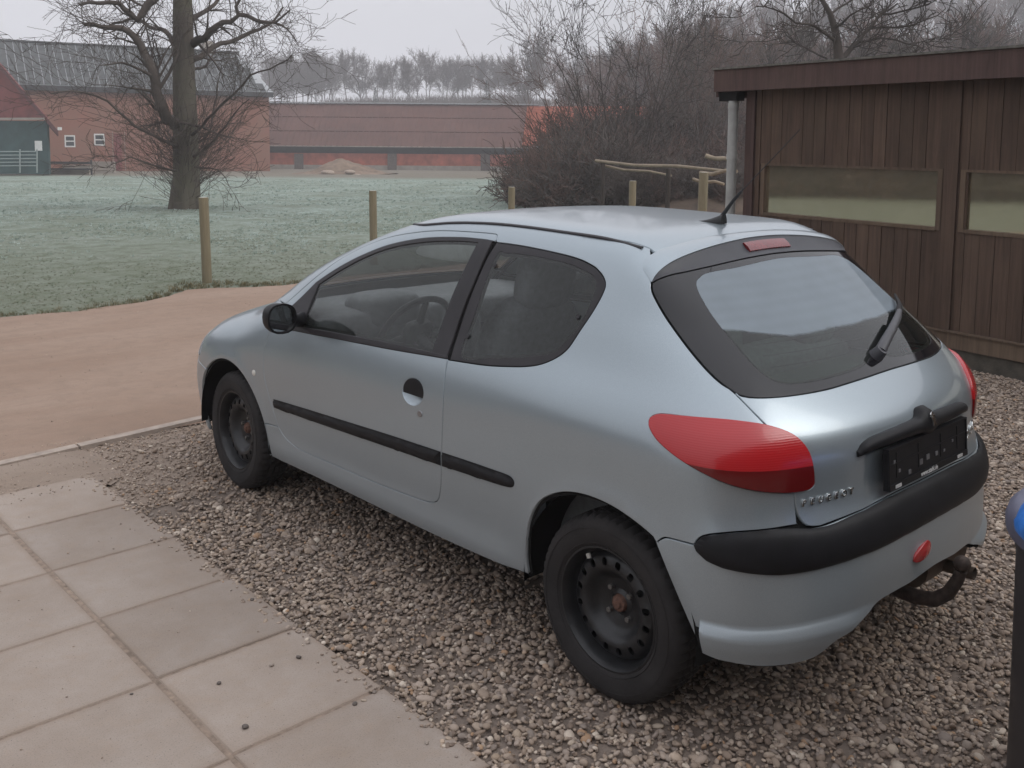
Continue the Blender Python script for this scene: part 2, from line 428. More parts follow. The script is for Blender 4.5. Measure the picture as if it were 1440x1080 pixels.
bst_low = [(0,.568),(.10,.566),(.204,.561),(.374,.548),(.43,.542),(.481,.539),(.528,.540),(.57,.548),(.609,.558),(.631,.570),(.645,.590),(.648,.606)]
hg_low = [(.554,1.006),(.530,.996),(.457,.991),(.347,.991),(.20,.996),(0,1.0)]
roof_edge_xy = [(.505,1.36),(.535,1.25),(.528,1.06),(.518,.85),(.515,.667),(.517,.472),(.520,.275),(.512,.155),(.500,.095)]
apil_xy = [(.672,2.13),(.655,2.03),(.625,1.90),(.592,1.74),(.560,1.58),(.525,1.44),(.505,1.36)]
def mir(L): return [(-a, z) for a, z in L][::-1]
def xy_to_wall(L):
    o = []
    for x, y in L:
        P = Tc(-x, y); q = to_wall(P); o.append((float(abs(q[0])), float(q[1])))
    return o
roofw = xy_to_wall(roof_edge_xy); apilw = xy_to_wall(apil_xy)
# hatch top edge lines (x -> y,z on the surface)
A_l = [(0,.076,1.402),(.18,.076,1.399),(.30,.072,1.392),(.42,.070,1.380),(.50,.072,1.366),(.56,.074,1.338),(.585,.050,1.304),(.592,.018,1.284)]
B_l = [(0,.030,1.382),(.10,.029,1.380),(.27,.025,1.367),(.423,.022,1.348),(.50,.020,1.333),(.545,.018,1.316),(.575,.016,1.298),(.592,.013,1.282)]
C_l = [(0,-.044,1.336),(.15,-.043,1.331),(.335,-.038,1.319),(.46,-.024,1.306),(.52,-.012,1.299),(.56,-.002,1.291),(.58,.006,1.285),(.592,.011,1.280)]
def on_surf(P):
    P = np.array(P, float)
    for _ in range(6): P = P-grad(P)*F(P)[..., None]
    return P
def c3(L, n=81):
    p = cr([(q[0], q[1], q[2]) for q in L], .004); xs = np.linspace(0, .592, n//2+1)
    y = np.interp(xs, p[:, 0], p[:, 1]); z = np.interp(xs, p[:, 0], p[:, 2])
    h = np.stack([xs, y, z], 1); l = h[::-1][:-1]*[-1, 1, 1]; return on_surf(np.concatenate([l, h]))
Ac, Bc_, Cc = c3(A_l), c3(B_l), c3(C_l)
hatch_top_a = [tuple(map(float, (-to_wall(p)[0], to_wall(p)[1]))) for p in Cc]   # left positive
gt_left = [q for q in hatch_top_a if q[0] >= 0][::1]      # from the left corner to the centre
# ------------------------------------------------------------ car materials
def paint_mat():
    a = NM('silver_blue_paint'); n = a.noise(900, 2, .5)
    flake = a.ramp(n, [(.35, (.285, .335, .365)), (.65, (.365, .42, .455))])
    d = a.noise(1.6, 2, .5); dirt = a.ramp(d, [(.35, 0.), (1., .30)])
    z = a.n('ShaderNodeSeparateXYZ'); a.l(a.coord('Object'), z.inputs[0])
    low = a.n('ShaderNodeMapRange'); a.l(z.outputs[2], low.inputs[0]); low.inputs[1].default_value = .75; low.inputs[2].default_value = .22; low.inputs[4].default_value = .42
    k = a.math('MULTIPLY', low.outputs[0], a.ramp(a.noise(3, 3, .5), [(.1, .45), (.9, 1.)])); k = a.math('ADD', k, a.math('MULTIPLY', dirt, .2), clamp=True)
    a.col(a.mix(k, flake, (.17, .155, .14))); a.set(Metallic=a.math('SUBTRACT', .60, k, clamp=True), Roughness=a.math('MULTIPLY_ADD', k, .35, .31), Coat_Weight=a.math('SUBTRACT', .62, a.math('MULTIPLY', k, 1.5), clamp=True), Coat_Roughness=.055)
    return a.m
PAINT = paint_mat()
BLACKP = simple('dull_black_plastic', (.010, .010, .0115), .48, vary=.3, scale=14, bump=.08, bscale=300, spec=.2)
TRIM = simple('satin_black_trim', (.024, .022, .025), .42, vary=.2, scale=10, spec=.32)
FRIT = simple('glossy_black_glass_border', (.010, .010, .012), .06, vary=.1, scale=10, spec=.5)
DARK = simple('matt_black', (.012, .012, .012), .9, spec=.1)
RUBBER = simple('tyre_rubber', (.023, .021, .021), .78, vary=.35, scale=9, bump=.25, bscale=120, spec=.3)
STEEL = simple('black_painted_steel', (.012, .0125, .014), .40, vary=.5, scale=16, bump=.1, bscale=90, spec=.45)
RUST = simple('rusty_hub', (.12, .060, .042), .85, vary=.5, scale=60, bump=.5, bscale=160)
SEATM = simple('grey_seat_cloth', (.15, .16, .168), .85, vary=.2, scale=50, bump=.2, bscale=300, spec=.2)
DASHM = simple('charcoal_dashboard', (.13, .138, .142), .6, vary=.2, scale=30, bump=.15, bscale=200, spec=.3)
LINER = simple('pale_headliner', (.42, .42, .41), .9, vary=.06)
CHROME = simple('chrome', (.62, .62, .60), .16, 1., vary=.1)
GREYM = simple('grey_metal', (.3, .3, .31), .4, 1., vary=.2)
def glass_mat(name, tint, refl=1., rough=.01, film=0., filmc=(.5, .52, .5)):
    a = NM(name); a.t.nodes.remove(a.p)
    tr = a.n('ShaderNodeBsdfTransparent'); tr.inputs[0].default_value = (*tint, 1)
    gl = a.n('ShaderNodeBsdfGlossy'); gl.inputs['Roughness'].default_value = rough
    fr = a.n('ShaderNodeFresnel'); fr.inputs[0].default_value = 1.52
    f2 = a.math('MULTIPLY_ADD', fr.outputs[0], 1.7*refl, .0, clamp=True)
    m = a.n('ShaderNodeMixShader'); a.l(f2, m.inputs[0]); a.l(tr.outputs[0], m.inputs[1]); a.l(gl.outputs[0], m.inputs[2])
    last = m.outputs[0]
    if film:
        d = a.n('ShaderNodeBsdfDiffuse'); d.inputs[0].default_value = (*filmc, 1)
        m2 = a.n('ShaderNodeMixShader'); a.l(a.math('MULTIPLY', a.ramp(a.noise(5, 5, .65), [(.25, .5), (.75, 1.)]), film), m2.inputs[0])
        a.l(last, m2.inputs[1]); a.l(d.outputs[0], m2.inputs[2]); last = m2.outputs[0]
    a.l(last, a.out.inputs[0]); return a.m
GLASS = glass_mat('tinted_window_glass', (.98, 1., .99), refl=.58, film=.04, filmc=(.50, .56, .53))
GLASSR = glass_mat('rear_window_glass', (.62, .74, .67), refl=.62, film=.03, filmc=(.3, .34, .32))
def pale_upper_pane(m):
    # paler diffuse tone over the upper part of the pane, lower part left clear
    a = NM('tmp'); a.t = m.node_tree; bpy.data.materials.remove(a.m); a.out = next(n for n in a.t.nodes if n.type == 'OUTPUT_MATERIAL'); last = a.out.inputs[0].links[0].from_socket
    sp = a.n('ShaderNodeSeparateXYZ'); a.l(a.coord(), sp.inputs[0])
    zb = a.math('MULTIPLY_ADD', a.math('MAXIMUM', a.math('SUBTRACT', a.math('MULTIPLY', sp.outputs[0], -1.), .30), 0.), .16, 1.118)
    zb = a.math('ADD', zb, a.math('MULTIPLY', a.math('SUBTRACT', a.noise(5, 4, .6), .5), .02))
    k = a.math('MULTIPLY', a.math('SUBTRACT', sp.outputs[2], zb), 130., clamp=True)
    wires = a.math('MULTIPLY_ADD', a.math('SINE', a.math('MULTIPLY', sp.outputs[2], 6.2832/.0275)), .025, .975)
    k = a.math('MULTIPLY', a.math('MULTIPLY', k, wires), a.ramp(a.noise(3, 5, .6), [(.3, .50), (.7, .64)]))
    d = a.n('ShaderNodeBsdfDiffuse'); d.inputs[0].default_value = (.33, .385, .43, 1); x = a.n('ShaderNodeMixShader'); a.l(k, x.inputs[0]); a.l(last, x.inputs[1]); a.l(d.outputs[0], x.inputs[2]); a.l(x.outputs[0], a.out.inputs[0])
pale_upper_pane(GLASSR)
def lamp_mat():
    a = NM('red_lamp_lens'); z = a.n('ShaderNodeSeparateXYZ'); a.l(a.coord(), z.inputs[0])
    split = a.math('GREATER_THAN', a.math('MULTIPLY_ADD', z.outputs[1], -.03, z.outputs[2]), .838)
    rib = a.math('SINE', a.math('MULTIPLY', z.outputs[2], 6.2832/.0062))
    c = a.mix(split, (.12, .002, .003), (.40, .006, .010))
    c = a.mix(a.math('MULTIPLY', split, a.math('MULTIPLY_ADD', rib, .10, .10)), c, (.50, .06, .065))
    a.col(c); a.set(Roughness=.25, Coat_Weight=.4, Coat_Roughness=.03, Subsurface_Weight=.0, Specular_IOR_Level=.5)
    b = a.n('ShaderNodeBump', Strength=.10, Distance=.001); a.l(a.math('MULTIPLY', rib, split), b.inputs['Height']); a.l(b.outputs[0], a.p.inputs['Normal'])
    return a.m
LENS = lamp_mat(); REDD = simple('dark_red_lens', (.16, .008, .012), .15, vary=.15, scale=40, coat=.5)
REDB = simple('red_reflector', (.36, .02, .022), .2, vary=.2, scale=60, coat=.5)
WHITEL = simple('milky_lens', (.62, .60, .55), .3, vary=.05)

# ------------------------------------------------------------ the car
car = empty('parked_car', (0, 0, 0), label='silver blue three door hatchback parked on the gravel, seen from its left rear', cat='car')
def P_(skin_fn, name, m, parents, labels=(None, None)):
    """build on the left, mirror to the right"""
    sk = skin_fn(); o = []
    for k in (0, 1):
        q = sk.build(name, m, parents[k], mirror=(k == 1))
        if labels[k]: q['label'] = labels[k]
        o.append(q)
    return o
def body_side():
    s = Skin()
    outer = loop(sill_low[::1], arch_r, bseam, bst_l, [(.486, .664), (.484, .706), (.486, .752)], [(.486, .752), (.496, .752), (.542, .763), (.588, .781), (.63, .806), (.673, .837), (.707, .869), (.723, .900), (.720, .920), (.706, .932), (.683, .938), (.609, .944), (.560, .940), (.519, .929)],
        hatch_l[::-1], [hatch_l[0], roofw[-1]], roofw[::-1], apilw[::-1], [apilw[0], (2.94, .972), (2.825, .966)], door_top, [(1.575, 1.35), (1.566, 1.342)], qg_out2, door_b[6:] if 0 else [(1.609, .925)]+door_b[6:], [(2.79, .412), (2.91, .402)], [(2.91, .402), (2.892, .34), (2.885, .244)])
    return s.panel([outer])
def door():
    s = Skin()
    low = loop([(2.70,.868),(2.54,.876),(2.305,.888),(1.954,.905),(1.698,.921),(1.612,.926)], [(1.612,.926)]+door_b[6:], door_front[:-1]+[(2.825,.966)], [(2.825, .966), (2.76, .965)], [(2.76, .965), (2.70, .868)])
    hole = np.array([(1.772+.064*math.cos(t), .779+.049*math.sin(t)) for t in np.linspace(0, 2*math.pi, 40, endpoint=False)])
    s.panel([low, hole], gap=.0012)
    top_ = loop([(2.825,.966)]+door_top[1:], [(1.575,1.35),(1.58,1.345)], trim_out[::-1], [(2.63,1.085),(2.76,.965)], ds=.01)
    s.panel([top_], gap=.0012)
    return s
doors = P_(door, 'door', PAINT, (car, car), ('silver blue left front door', 'silver blue right front door'))
sides = P_(body_side, 'body_side', PAINT, (car, car))
def trim():
    s = Skin()
    s.panel([loop(trim_out[:-1]+[(1.582,1.344)], [(1.582,1.344),(1.59,1.34)], [(1.59,1.34),(1.60,1.22),(1.616,1.055),(1.616,.935)], [(1.616,.935),(1.698,.932),(1.705,.933)], glass_b[::-1], glass_top[::-1], [(2.601,1.076),(2.63,1.085)], ds=.009)], off=.0015, sp=.02, gap=.0004, flange=.01, bev=.002)
    s.panel([loop(trim_low, [(1.612,.926),(1.616,.938)], [(1.616,.938),(1.705,.935),(1.966,.928),(2.149,.920),(2.384,.909),(2.62,.895)], [(2.62,.895),(2.70,.868)], ds=.009)], off=.004, sp=.02, gap=.0002, flange=.012, bev=.003)
    s.panel([loop([(2.63,1.085),(2.76,.965)], [(2.76,.965),(2.70,.868)], [(2.70,.868),(2.615,.893)], [(2.615,.893),(2.601,1.076)], [(2.601,1.076),(2.63,1.085)], ds=.009)], off=.003, sp=.02, gap=.0003, flange=.012, bev=.003)
    return s
P_(trim, 'window_trim', TRIM, doors)
P_(lambda: Skin().panel([loop(glass_top, glass_b, glass_low, [(2.62,.893),(2.601,1.076)])], off=-.003, gap=-.004, flange=.003, bev=.0005, gasket=False), 'door_glass', GLASS, doors)
P_(lambda: Skin().panel([loop(qg_out, qg_out2), cr(qg_in, .012, True)], off=-.001, sp=.02, gap=.002, flange=.008), 'rear_side_window_border', TRIM, sides)
P_(lambda: Skin().panel([cr(qg_in, .012, True)], off=-.002, gap=-.002, flange=.003, bev=.0005, gasket=False), 'rear_side_window', GLASS, sides)
def fender():
    hoodw = xy_to_wall([(.672, 2.13), (.70, 2.25), (.70, 2.45), (.675, 2.7), (.60, 2.9)])
    o = loop(arch_f, [arch_f[-1], (2.892, .34), (2.91, .402)], [(2.91, .402), (2.79, .412)], door_front, [(2.825, .966), (2.94, .972), apilw[0]], hoodw, [hoodw[-1], (3.72, .60)], [(3.72, .60), (arch_f[0][0]+.0, .50)] if 0 else [(3.72, .60), (3.50, .56)], ds=.014)
    return Skin().panel([o])
def fender2():
    hoodw = xy_to_wall([(.672, 2.13), (.70, 2.25), (.70, 2.45), (.675, 2.7), (.60, 2.9)])
    i = next(k for k, q in enumerate(arch_f) if q[1] > .545)
    af = arch_f[i:]
    o = loop(af, [af[-1], (2.892, .34), (2.91, .402)], [(2.91, .402), (2.79, .412)], door_front, [(2.825, .966), (2.94, .972), apilw[0]], hoodw, [hoodw[-1], (3.72, .575)], [(3.72, .575), af[0]], ds=.014)
    return Skin().panel([o])
fend = P_(fender2, 'front_fender', PAINT, (car, car))
i0 = next(k for k, q in enumerate(arch_f) if q[1] > .545)
SF = CX+2*CA+SL+CX      # a at the front centre
def fbump():
    a0 = arch_f[:i0+1]
    o = loop([(a0[0][0], .2), a0[0]], a0, [a0[-1], (3.72, .575)], [(3.72, .575), (SF-.25, .60), (SF, .60)], [(SF, .60), (SF, .2)], [(SF, .2), (a0[0][0], .2)], ds=.016)
    return Skin().panel([o])
fb = P_(fbump, 'front_bumper', PAINT, (car, car))
# roof, gutter strips, windscreen, bonnet
re_ = [(-x, y) for x, y in roof_edge_xy]
hdr = [(-.505, 1.36), (-.3, 1.395), (0, 1.41), (.3, 1.395), (.505, 1.36)]
topA = [(float(p[0]), float(p[1])) for p in Ac if abs(p[0]) < .505][::-1]
roof_loop = loop([(x-.0, y) for x, y in re_][::-1], hdr, [(x, y) for x, y in roof_edge_xy], [roof_edge_xy[-1], topA[0]], topA, [topA[-1], re_[-1]], ds=.016)
roof = Skin().panel([roof_loop], Tc, sp=.04).build('roof_panel', PAINT, car)
for sx in (-1, 1):
    g = MB(); pts = []; rq = roof_edge_xy[:-2]+[(.518, .115)]; P0 = Tc(np.array([sx*x for x, y in rq]), np.array([y for x, y in rq]))
    c = cr(P0, .03); n = grad(c); t = np.gradient(c, axis=0); t /= np.linalg.norm(t, axis=1, keepdims=True); b = np.cross(t, n); w = .0068
    vs = []; k = len(c)
    for u, h in ((-1.1, -.004), (-.9, .003), (-.4, .0048), (.4, .0048), (.9, .003), (1.1, -.004)): vs += list(c+b*(u*w)+n*h)
    g.add(vs, [(i*k+j, i*k+j+1, (i+1)*k+j+1, (i+1)*k+j) for i in range(5) for j in range(k-1)])
    g.build('gutter_strip', TRIM, car, True, 80)
ws = loop([(-.505, 1.36), (-.525, 1.44), (-.560, 1.58), (-.592, 1.74), (-.625, 1.90), (-.655, 2.03), (-.672, 2.13)], [(-.672, 2.13), (-.45, 2.22), (0, 2.27), (.45, 2.22), (.672, 2.13)], [(.672, 2.13), (.655, 2.03), (.625, 1.90), (.592, 1.74), (.560, 1.58), (.525, 1.44), (.505, 1.36)], hdr[::-1], ds=.016)
Skin().panel([ws], Tc, off=-.002, sp=.04, flange=.004).build('windscreen', glass_mat('windscreen_glass', (.97, 1., .985), refl=.5, film=.0), car)
hoodxy = [(.672, 2.13), (.70, 2.25), (.70, 2.45), (.675, 2.7), (.60, 2.9)]
hl = loop([(-x, y) for x, y in hoodxy][::-1], [(-.672, 2.13), (-.45, 2.22), (0, 2.27), (.45, 2.22), (.672, 2.13)], hoodxy, [(.60, 2.9), (.3, 3.02), (0, 3.06), (-.3, 3.02), (-.60, 2.9)], ds=.016)
hood = Skin().panel([hl], Tc, sp=.05).build('bonnet', PAINT, car)
# nose between bonnet and front bumper
def nose():
    P0 = xy_to_wall([(.60, 2.9)])[0]
    zc = float(Tc(0., 3.06)[2])
    o = loop([P0, (3.72, .575)], [(3.72, .575), (SF-.25, .60), (SF, .60)], [(SF, .60), (SF, zc-.01)], [(SF, zc-.01), (SF-.3, zc), P0], ds=.016)
    return Skin().panel([o])
P_(nose, 'front_panel', PAINT, (car, car))
P_(lambda: Skin().panel([loop([(3.60, .60), (3.70, .60), (3.95, .61)], [(3.95, .61), (3.93, .70), (3.80, .74), (3.66, .70), (3.60, .60)])], off=.006, gap=0, flange=.01, gasket=False), 'headlight', glass_mat('clear_headlight', (.8, .8, .8), film=.5, filmc=(.6, .6, .6)), (car, car))
# hatch: painted skin, lamp cut-outs
hl_low = [(.446, .650), (.355, .664), (.20, .678), (0, .682)]
lampc = [(.519, .929), (.479, .904), (.460, .867), (.452, .82), (.447, .769), (.458, .752), (.486, .752)]
left_ = [(.554, 1.006), (.519, .929)]
hatch_loop = loop(hg_low+mir(hg_low)[1:], mir(left_)[::1] if 0 else [(-.554, 1.006), (-.519, .929)], [(-a, z) for a, z in lampc], [(-a, z) for a, z in hatch_side], [(-a, z) for a, z in hl_low][:-1]+[(0, .682)]+hl_low[::-1][1:], hatch_side[::-1], lampc[::-1], [(.519, .929), (.554, 1.006)], ds=.013)
def hatch_off(a, z):
    # shallow recess round the number plate
    d = np.maximum(np.abs(a)-.285, 0)**2+np.maximum(np.abs(z-.765)-.06, 0)**2
    return -.010*(1-sstep(.0, .05, np.sqrt(d)))
hatch = Skin().panel([hatch_loop], off=hatch_off, sp=.022).build('tailgate', PAINT, car)
# tailgate glass: black border and clear pane
hg_side = [(.705, 1.279), (.706, 1.256), (.673, 1.20), (.638, 1.144), (.589, 1.055), (.569, 1.026), (.551, 1.006)]
tl = [q for q in hatch_top_a if q[0] > .02 and q[0] < .70]
hg_loop = loop([(.705, 1.279)]+tl+[(0, tl[-1][1]+.001)]+[(-a, z) for a, z in tl[::-1]]+[(-.705, 1.279)], [(-a, z) for a, z in hg_side], [(-a, z) for a, z in hg_low][1:]+hg_low[::-1][1:-1]+[(.551, 1.006)], hg_side[::-1], ds=.013)
hin_h = [(0, 1.318), (.27, 1.306), (.40, 1.300), (.462, 1.292), (.515, 1.270), (.520, 1.211), (.498, 1.124), (.480, 1.065), (.455, 1.030), (.40, 1.016), (.242, 1.018), (.10, 1.026), (0, 1.045)]
hin = cr(hin_h+[(-a, z) for a, z in hin_h[::-1]][1:-1], .014, True)
rw = Skin().panel([hg_loop, hin], off=-.001, sp=.022, gap=.002, flange=.01).build('rear_window_border', FRIT, hatch)
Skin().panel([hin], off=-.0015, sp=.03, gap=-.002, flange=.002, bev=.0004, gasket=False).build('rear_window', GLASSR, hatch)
# heating wires
hw = MB()
for z in np.linspace(1.06, 1.28, 9):
    a = np.linspace(-.44, .44, 30); p = Wc(a, np.full(30, z)); hw.tube(list(p-grad(p)*.004), .0007, 3, False)
hw.build('heating_wires', TRIM, hatch)
# spoiler lip over the glass with the dark band under it
nA, nB = grad(Ac), grad(Bc_); n_ = len(Ac); taper = np.clip((.592-np.abs(Ac[:, 0]))/.10, 0, 1)[:, None]**.6
Aq = Ac+nA*.0015; Bq = Bc_+(nB*.016+np.array([0, -.010, -.004]))*taper+nB*.001; mid = (Aq*.5+Bq*.5)+(nA+nB)*.5*.006*taper
lipv = [Aq-nA*.012, Aq, Aq*.6+mid*.4+nA*.0015*taper, mid, mid*.45+Bq*.55+nB*.002*taper, Bq, Bq+np.array([0, .002, -.005])*taper]
sm = MB(); vs = []
for q in lipv: vs += list(q)
sm.add(vs, [(i*n_+j, (i+1)*n_+j, (i+1)*n_+j+1, i*n_+j+1) for i in range(len(lipv)-1) for j in range(n_-1)])
spo = sm.build('rear_spoiler', PAINT, hatch, True, 60)
nC = grad(Cc); b0 = Bq+np.array([0, .001, -.004])*taper; b1 = Cc+nC*.003; bm = b0*.5+b1*.5-nC*.004*taper
sm = MB(); vs = []
for q in (b0, bm, b1, Cc-nC*.008): vs += list(q)
sm.add(vs, [(i*n_+j, (i+1)*n_+j, (i+1)*n_+j+1, i*n_+j+1) for i in range(3) for j in range(n_-1)])
sm.build('spoiler_underside', simple('dark_grey_spoiler', (.045, .047, .055), .45, vary=.15, spec=.4), hatch, True, 60)
# high brake light set in the band
def band_pt(x, t):
    xs = b0[:, 0]; k = lambda arr: np.array([np.interp(x, xs, arr[:, c]) for c in range(3)])
    p = k(b0)*(1-t)+k(b1)*t; return p
sm = MB(); bx = np.linspace(-.125, .125, 17); vs = []
nb = np.cross(band_pt(.1, .5)-band_pt(-.1, .5), band_pt(0, .8)-band_pt(0, .2)); nb /= np.linalg.norm(nb); nb *= -np.sign(nb[1])
for t, h in ((.18, -.004), (.2, .003), (.5, .006), (.72, .003), (.74, -.004)): vs += [band_pt(x, t)+nb*h for x in bx]
sm.add(vs, [(i*17+j, (i+1)*17+j, (i+1)*17+j+1, i*17+j+1) for i in range(4) for j in range(16)]+[tuple(i*17 for i in range(5)), tuple(i*17+16 for i in range(5))[::-1]])
sm.build('high_brake_light', REDD, hatch, True, 50)
# tail lamps
def lamp_off(a, z):
    return .006+.010*np.clip(1-((np.abs(a)-.585)/.16)**2-((z-.86+.0)/.13)**2*.6, 0, 1)
lamps = P_(lambda: Skin().panel([loop(lamp_low, lamp_up)], off=lamp_off, sp=.016, gap=.001, flange=.022, bev=.003), 'tail_lamp', LENS, (car, car), ('long red tail lamp on the left rear corner', 'red tail lamp on the right rear corner'))
# rear bumper with ledge, black bumper strip
blow = [(.628,.302),(.61,.292),(.581,.288),(.54,.281),(.494,.279),(.462,.284),(.443,.302),(.424,.328),(.395,.34),(.36,.366),(.30,.388),(.23,.396),(.15,.400),(.07,.408),(0,.412)]
def bump_off(a, z):
    a = np.abs(a); f = sstep(.30, .42, a)
    return .020*f*sstep(.392, .362, z)-.006*f*sstep(.34, .28, z)-.004*(1-f)*sstep(.5, .4, z)
barch = arch_r[arch_r.index((.705,.583)):]
def half_b(): return loop(bst_top[::1], [(0, .682), (0, .412)], blow[::-1], barch[::-1], bseam[:-1]+[(.648, .606)], ds=.012)
full = loop([(-a, z) for a, z in bst_top][:-1]+[(0, .682)]+bst_top[::-1][1:] if 0 else (bst_top[:-1]+[(0, .682)]+mir(bst_top)[1:]), mir(bseam), [(-a, z) for a, z in barch], [(-a, z) for a, z in blow][:-1]+[(0, .412)]+blow[::-1][1:], barch[::-1], bseam, ds=.012)
rb = Skin().panel([full], off=bump_off, sp=.016).build('rear_bumper', PAINT, car)
bt_a = np.array([q[0] for q in bst_top][::-1]); bt_z = np.array([q[1] for q in bst_top][::-1]); bl_a = np.array([q[0] for q in bst_low]); bl_z = np.array([q[1] for q in bst_low])
def strip_off(a, z):
    a = np.abs(a); zt = np.interp(a, bt_a, bt_z); zl = np.interp(a, bl_a, bl_z); c = (zt+zl)/2; h = np.maximum((zt-zl)/2, .004)
    e = np.clip(1-np.abs((z-c)/h)**3, 0, 1)**.6*np.clip((.652-a)/.05, 0, 1)**.5
    return .003+.015*e
sfull = loop(bst_top[:-1]+[(0, .682)]+mir(bst_top)[1:], [(-a, z) for a, z in bst_low][::-1][:-1]+[(0, .568)]+bst_low[1:], ds=.010)
Skin().panel([sfull], off=strip_off, sp=.013, gap=.001, flange=.012, bev=.002, gasket=False).build('bumper_strip', BLACKP, rb)
# door mouldings
def mould(pts, name, par):
    lo = loop(*pts, ds=.008); zz = lo[:, 1]
    def of(a, z, L=lo):
        Q = np.stack([np.atleast_1d(a), np.atleast_1d(z)], 1); d = bdist(Q, [L]); return .002+.012*np.clip(d/.02, 0, 1)**.55
    return P_(lambda: Skin().panel([lo], off=of, sp=.008, gap=.0005, flange=.008, bev=.001, gasket=False), name, BLACKP, par)
mould([[(2.812,.527),(2.806,.537),(2.79,.541),(2.52,.556),(2.233,.570),(1.90,.586),(1.586,.598)], [(1.586,.598),(1.587,.545)], [(1.587,.545),(1.90,.533),(2.237,.519),(2.52,.508),(2.79,.500),(2.806,.506),(2.812,.527)]], 'side_moulding', doors)
mould([[(1.577,.598),(1.45,.603),(1.30,.607),(1.225,.608),(1.20,.600),(1.193,.588),(1.20,.573),(1.225,.565),(1.30,.559),(1.45,.552),(1.578,.545)], [(1.578,.545),(1.577,.598)]], 'side_moulding', sides)
# door handle: round recess with a black flap, key lock
def disc_skin(ac, zc, ra, rz, off, t0=0, t1=2*math.pi, **k):
    L = np.array([(ac+ra*math.cos(t), zc+rz*math.sin(t)) for t in np.linspace(t0, t1, 40, endpoint=(t1-t0) < 6.2)])
    return Skin().panel([L], off=off, sp=.01, gasket=False, **k)
def bowl(a, z): 
    r = np.hypot((a-1.772)/.066, (z-.780)/.052); return .0015-.0*r+.0*a
P_(lambda: Skin().panel([np.array([(1.772+.066*math.cos(t), .779+.051*math.sin(t)) for t in np.linspace(0, 2*math.pi, 40, endpoint=False)])], off=lambda a, z: -.003-.016*np.clip(1-((a-1.772)/.066)**2-((z-.779)/.051)**2, 0, 1)**.7, sp=.008, gap=0, flange=.001, bev=.0003, gasket=False), 'handle_cup', PAINT, doors)
P_(lambda: disc_skin(1.772, .779, .063, .048, (lambda a, z: .002-.004*np.clip((.815-z)/.05, 0, 1)), R(-16), R(196), gap=0, flange=.006, bev=.002), 'door_handle', BLACKP, doors)
P_(lambda: disc_skin(1.716, .708, .014, .011, .003, gap=0, flange=.004, bev=.001), 'door_lock', GREYM, doors)
P_(lambda: disc_skin(2.985, .629, .016, .014, (lambda a, z: .008-.006*np.hypot((a-2.985)/.016, (z-.629)/.014)), gap=0, flange=.005, bev=.001), 'side_indicator', WHITEL, fend)
for st_ in ((1.523, 1.264), (1.543, 1.014), (1.052, 1.147)):
    P_(lambda: disc_skin(st_[0], st_[1], .009, .008, (lambda a, z: .006+0*a), gap=0, flange=.006, bev=.002), 'window_stud', TRIM, sides)
GASKET.build('seam_gasket', DARK, car)
# right half gaskets
g2 = MB(); g2.v = [(-x, y, z) for x, y, z in GASKET.v]; g2.f = GASKET.f; g2.mi = GASKET.mi; g2.build('seam_gasket', DARK, car)
# ---- number plate area, handle bar, emblem, lettering
def hp(x, z, off=0.):      # a point on the tailgate skin
    p = Wc(np.array([-x]), np.array([z])); n = grad(p); return Vector(p[0]+n[0]*off), Vector(n[0])
def surf_bar(name, pts, prof, m, parent, k=60):
    """bar running across the tail: pts (x, ztop, zlow, depth)"""
    c = cr([q for q in pts], .008); v = []
    for x, zt, zl, dp in c:
        for t, h in prof:
            z = zt*(1-t)+zl*t; p, n = hp(x, z, h*dp); v.append(tuple(p))
    m_ = len(prof); n_ = len(c)
    b = MB(); b.add(v, [(i*m_+j, i*m_+j+1, (i+1)*m_+j+1, (i+1)*m_+j) for i in range(n_-1) for j in range(m_-1)]+[tuple(range(m_)), tuple((n_-1)*m_+j for j in range(m_))[::-1]])
    return b.build(name, m, parent, True, 60)
prof = [(0, -.2), (.02, .45), (.2, .85), (.5, 1.), (.8, .9), (.98, .55), (1, -.2)]
bar = surf_bar('plate_handle', [(-.356,.834,.818,.010),(-.335,.852,.823,.020),(-.28,.864,.828,.024),(-.15,.872,.832,.026),(-.062,.876,.832,.027),(-.040,.884,.828,.029),(-.022,.897,.824,.032),(0,.901,.822,.034),(.022,.897,.824,.032),(.040,.884,.828,.029),(.062,.876,.832,.027),(.15,.872,.832,.026),(.28,.864,.828,.024),(.335,.852,.823,.020),(.356,.834,.818,.010)], prof, BLACKP, hatch)
# plate holder
def flat_frame(x0, x1, z0, z1):
    p, n = hp((x0+x1)/2, (z0+z1)/2)
    a, _ = hp((x0+x1)/2, z0); b, _ = hp((x0+x1)/2, z1); up = (b-a).normalized(); rt = Vector((1, 0, 0)); nn = rt.cross(up)
    if nn.y > 0: nn = -nn
    return p, rt, up, nn
pp, rt, up, nn = flat_frame(-.26, .26, .70, .83)
pp = pp+nn*.016
def plate_box(x0, x1, z0, z1, d0, d1, mb):
    vs = [pp+rt*x+up*z+nn*d for d in (d0, d1) for x, z in ((x0, z0), (x1, z0), (x1, z1), (x0, z1))]
    mb.add(vs, [(0, 1, 2, 3), (7, 6, 5, 4), (0, 4, 5, 1), (1, 5, 6, 2), (2, 6, 7, 3), (3, 7, 4, 0)])
b = MB(); plate_box(-.265, .265, -.062, .062, -.016, .0, b); plate_box(-.265, .265, -.062, -.044, .0005, .005, b); plate_box(-.265, .265, .056, .062, .0005, .004, b); plate_box(-.265, -.259, -.0435, .0555, .0005, .004, b); plate_box(.259, .265, -.0435, .0555, .0005, .004, b)
for x in (-.21, -.07, .08, .20): plate_box(x-.006, x+.006, -.03, .045, .0005, .002, b)
plate_box(-.258, .258, .012, .016, .0005, .0025, b)
holder = b.build('number_plate_holder', BLACKP, hatch)
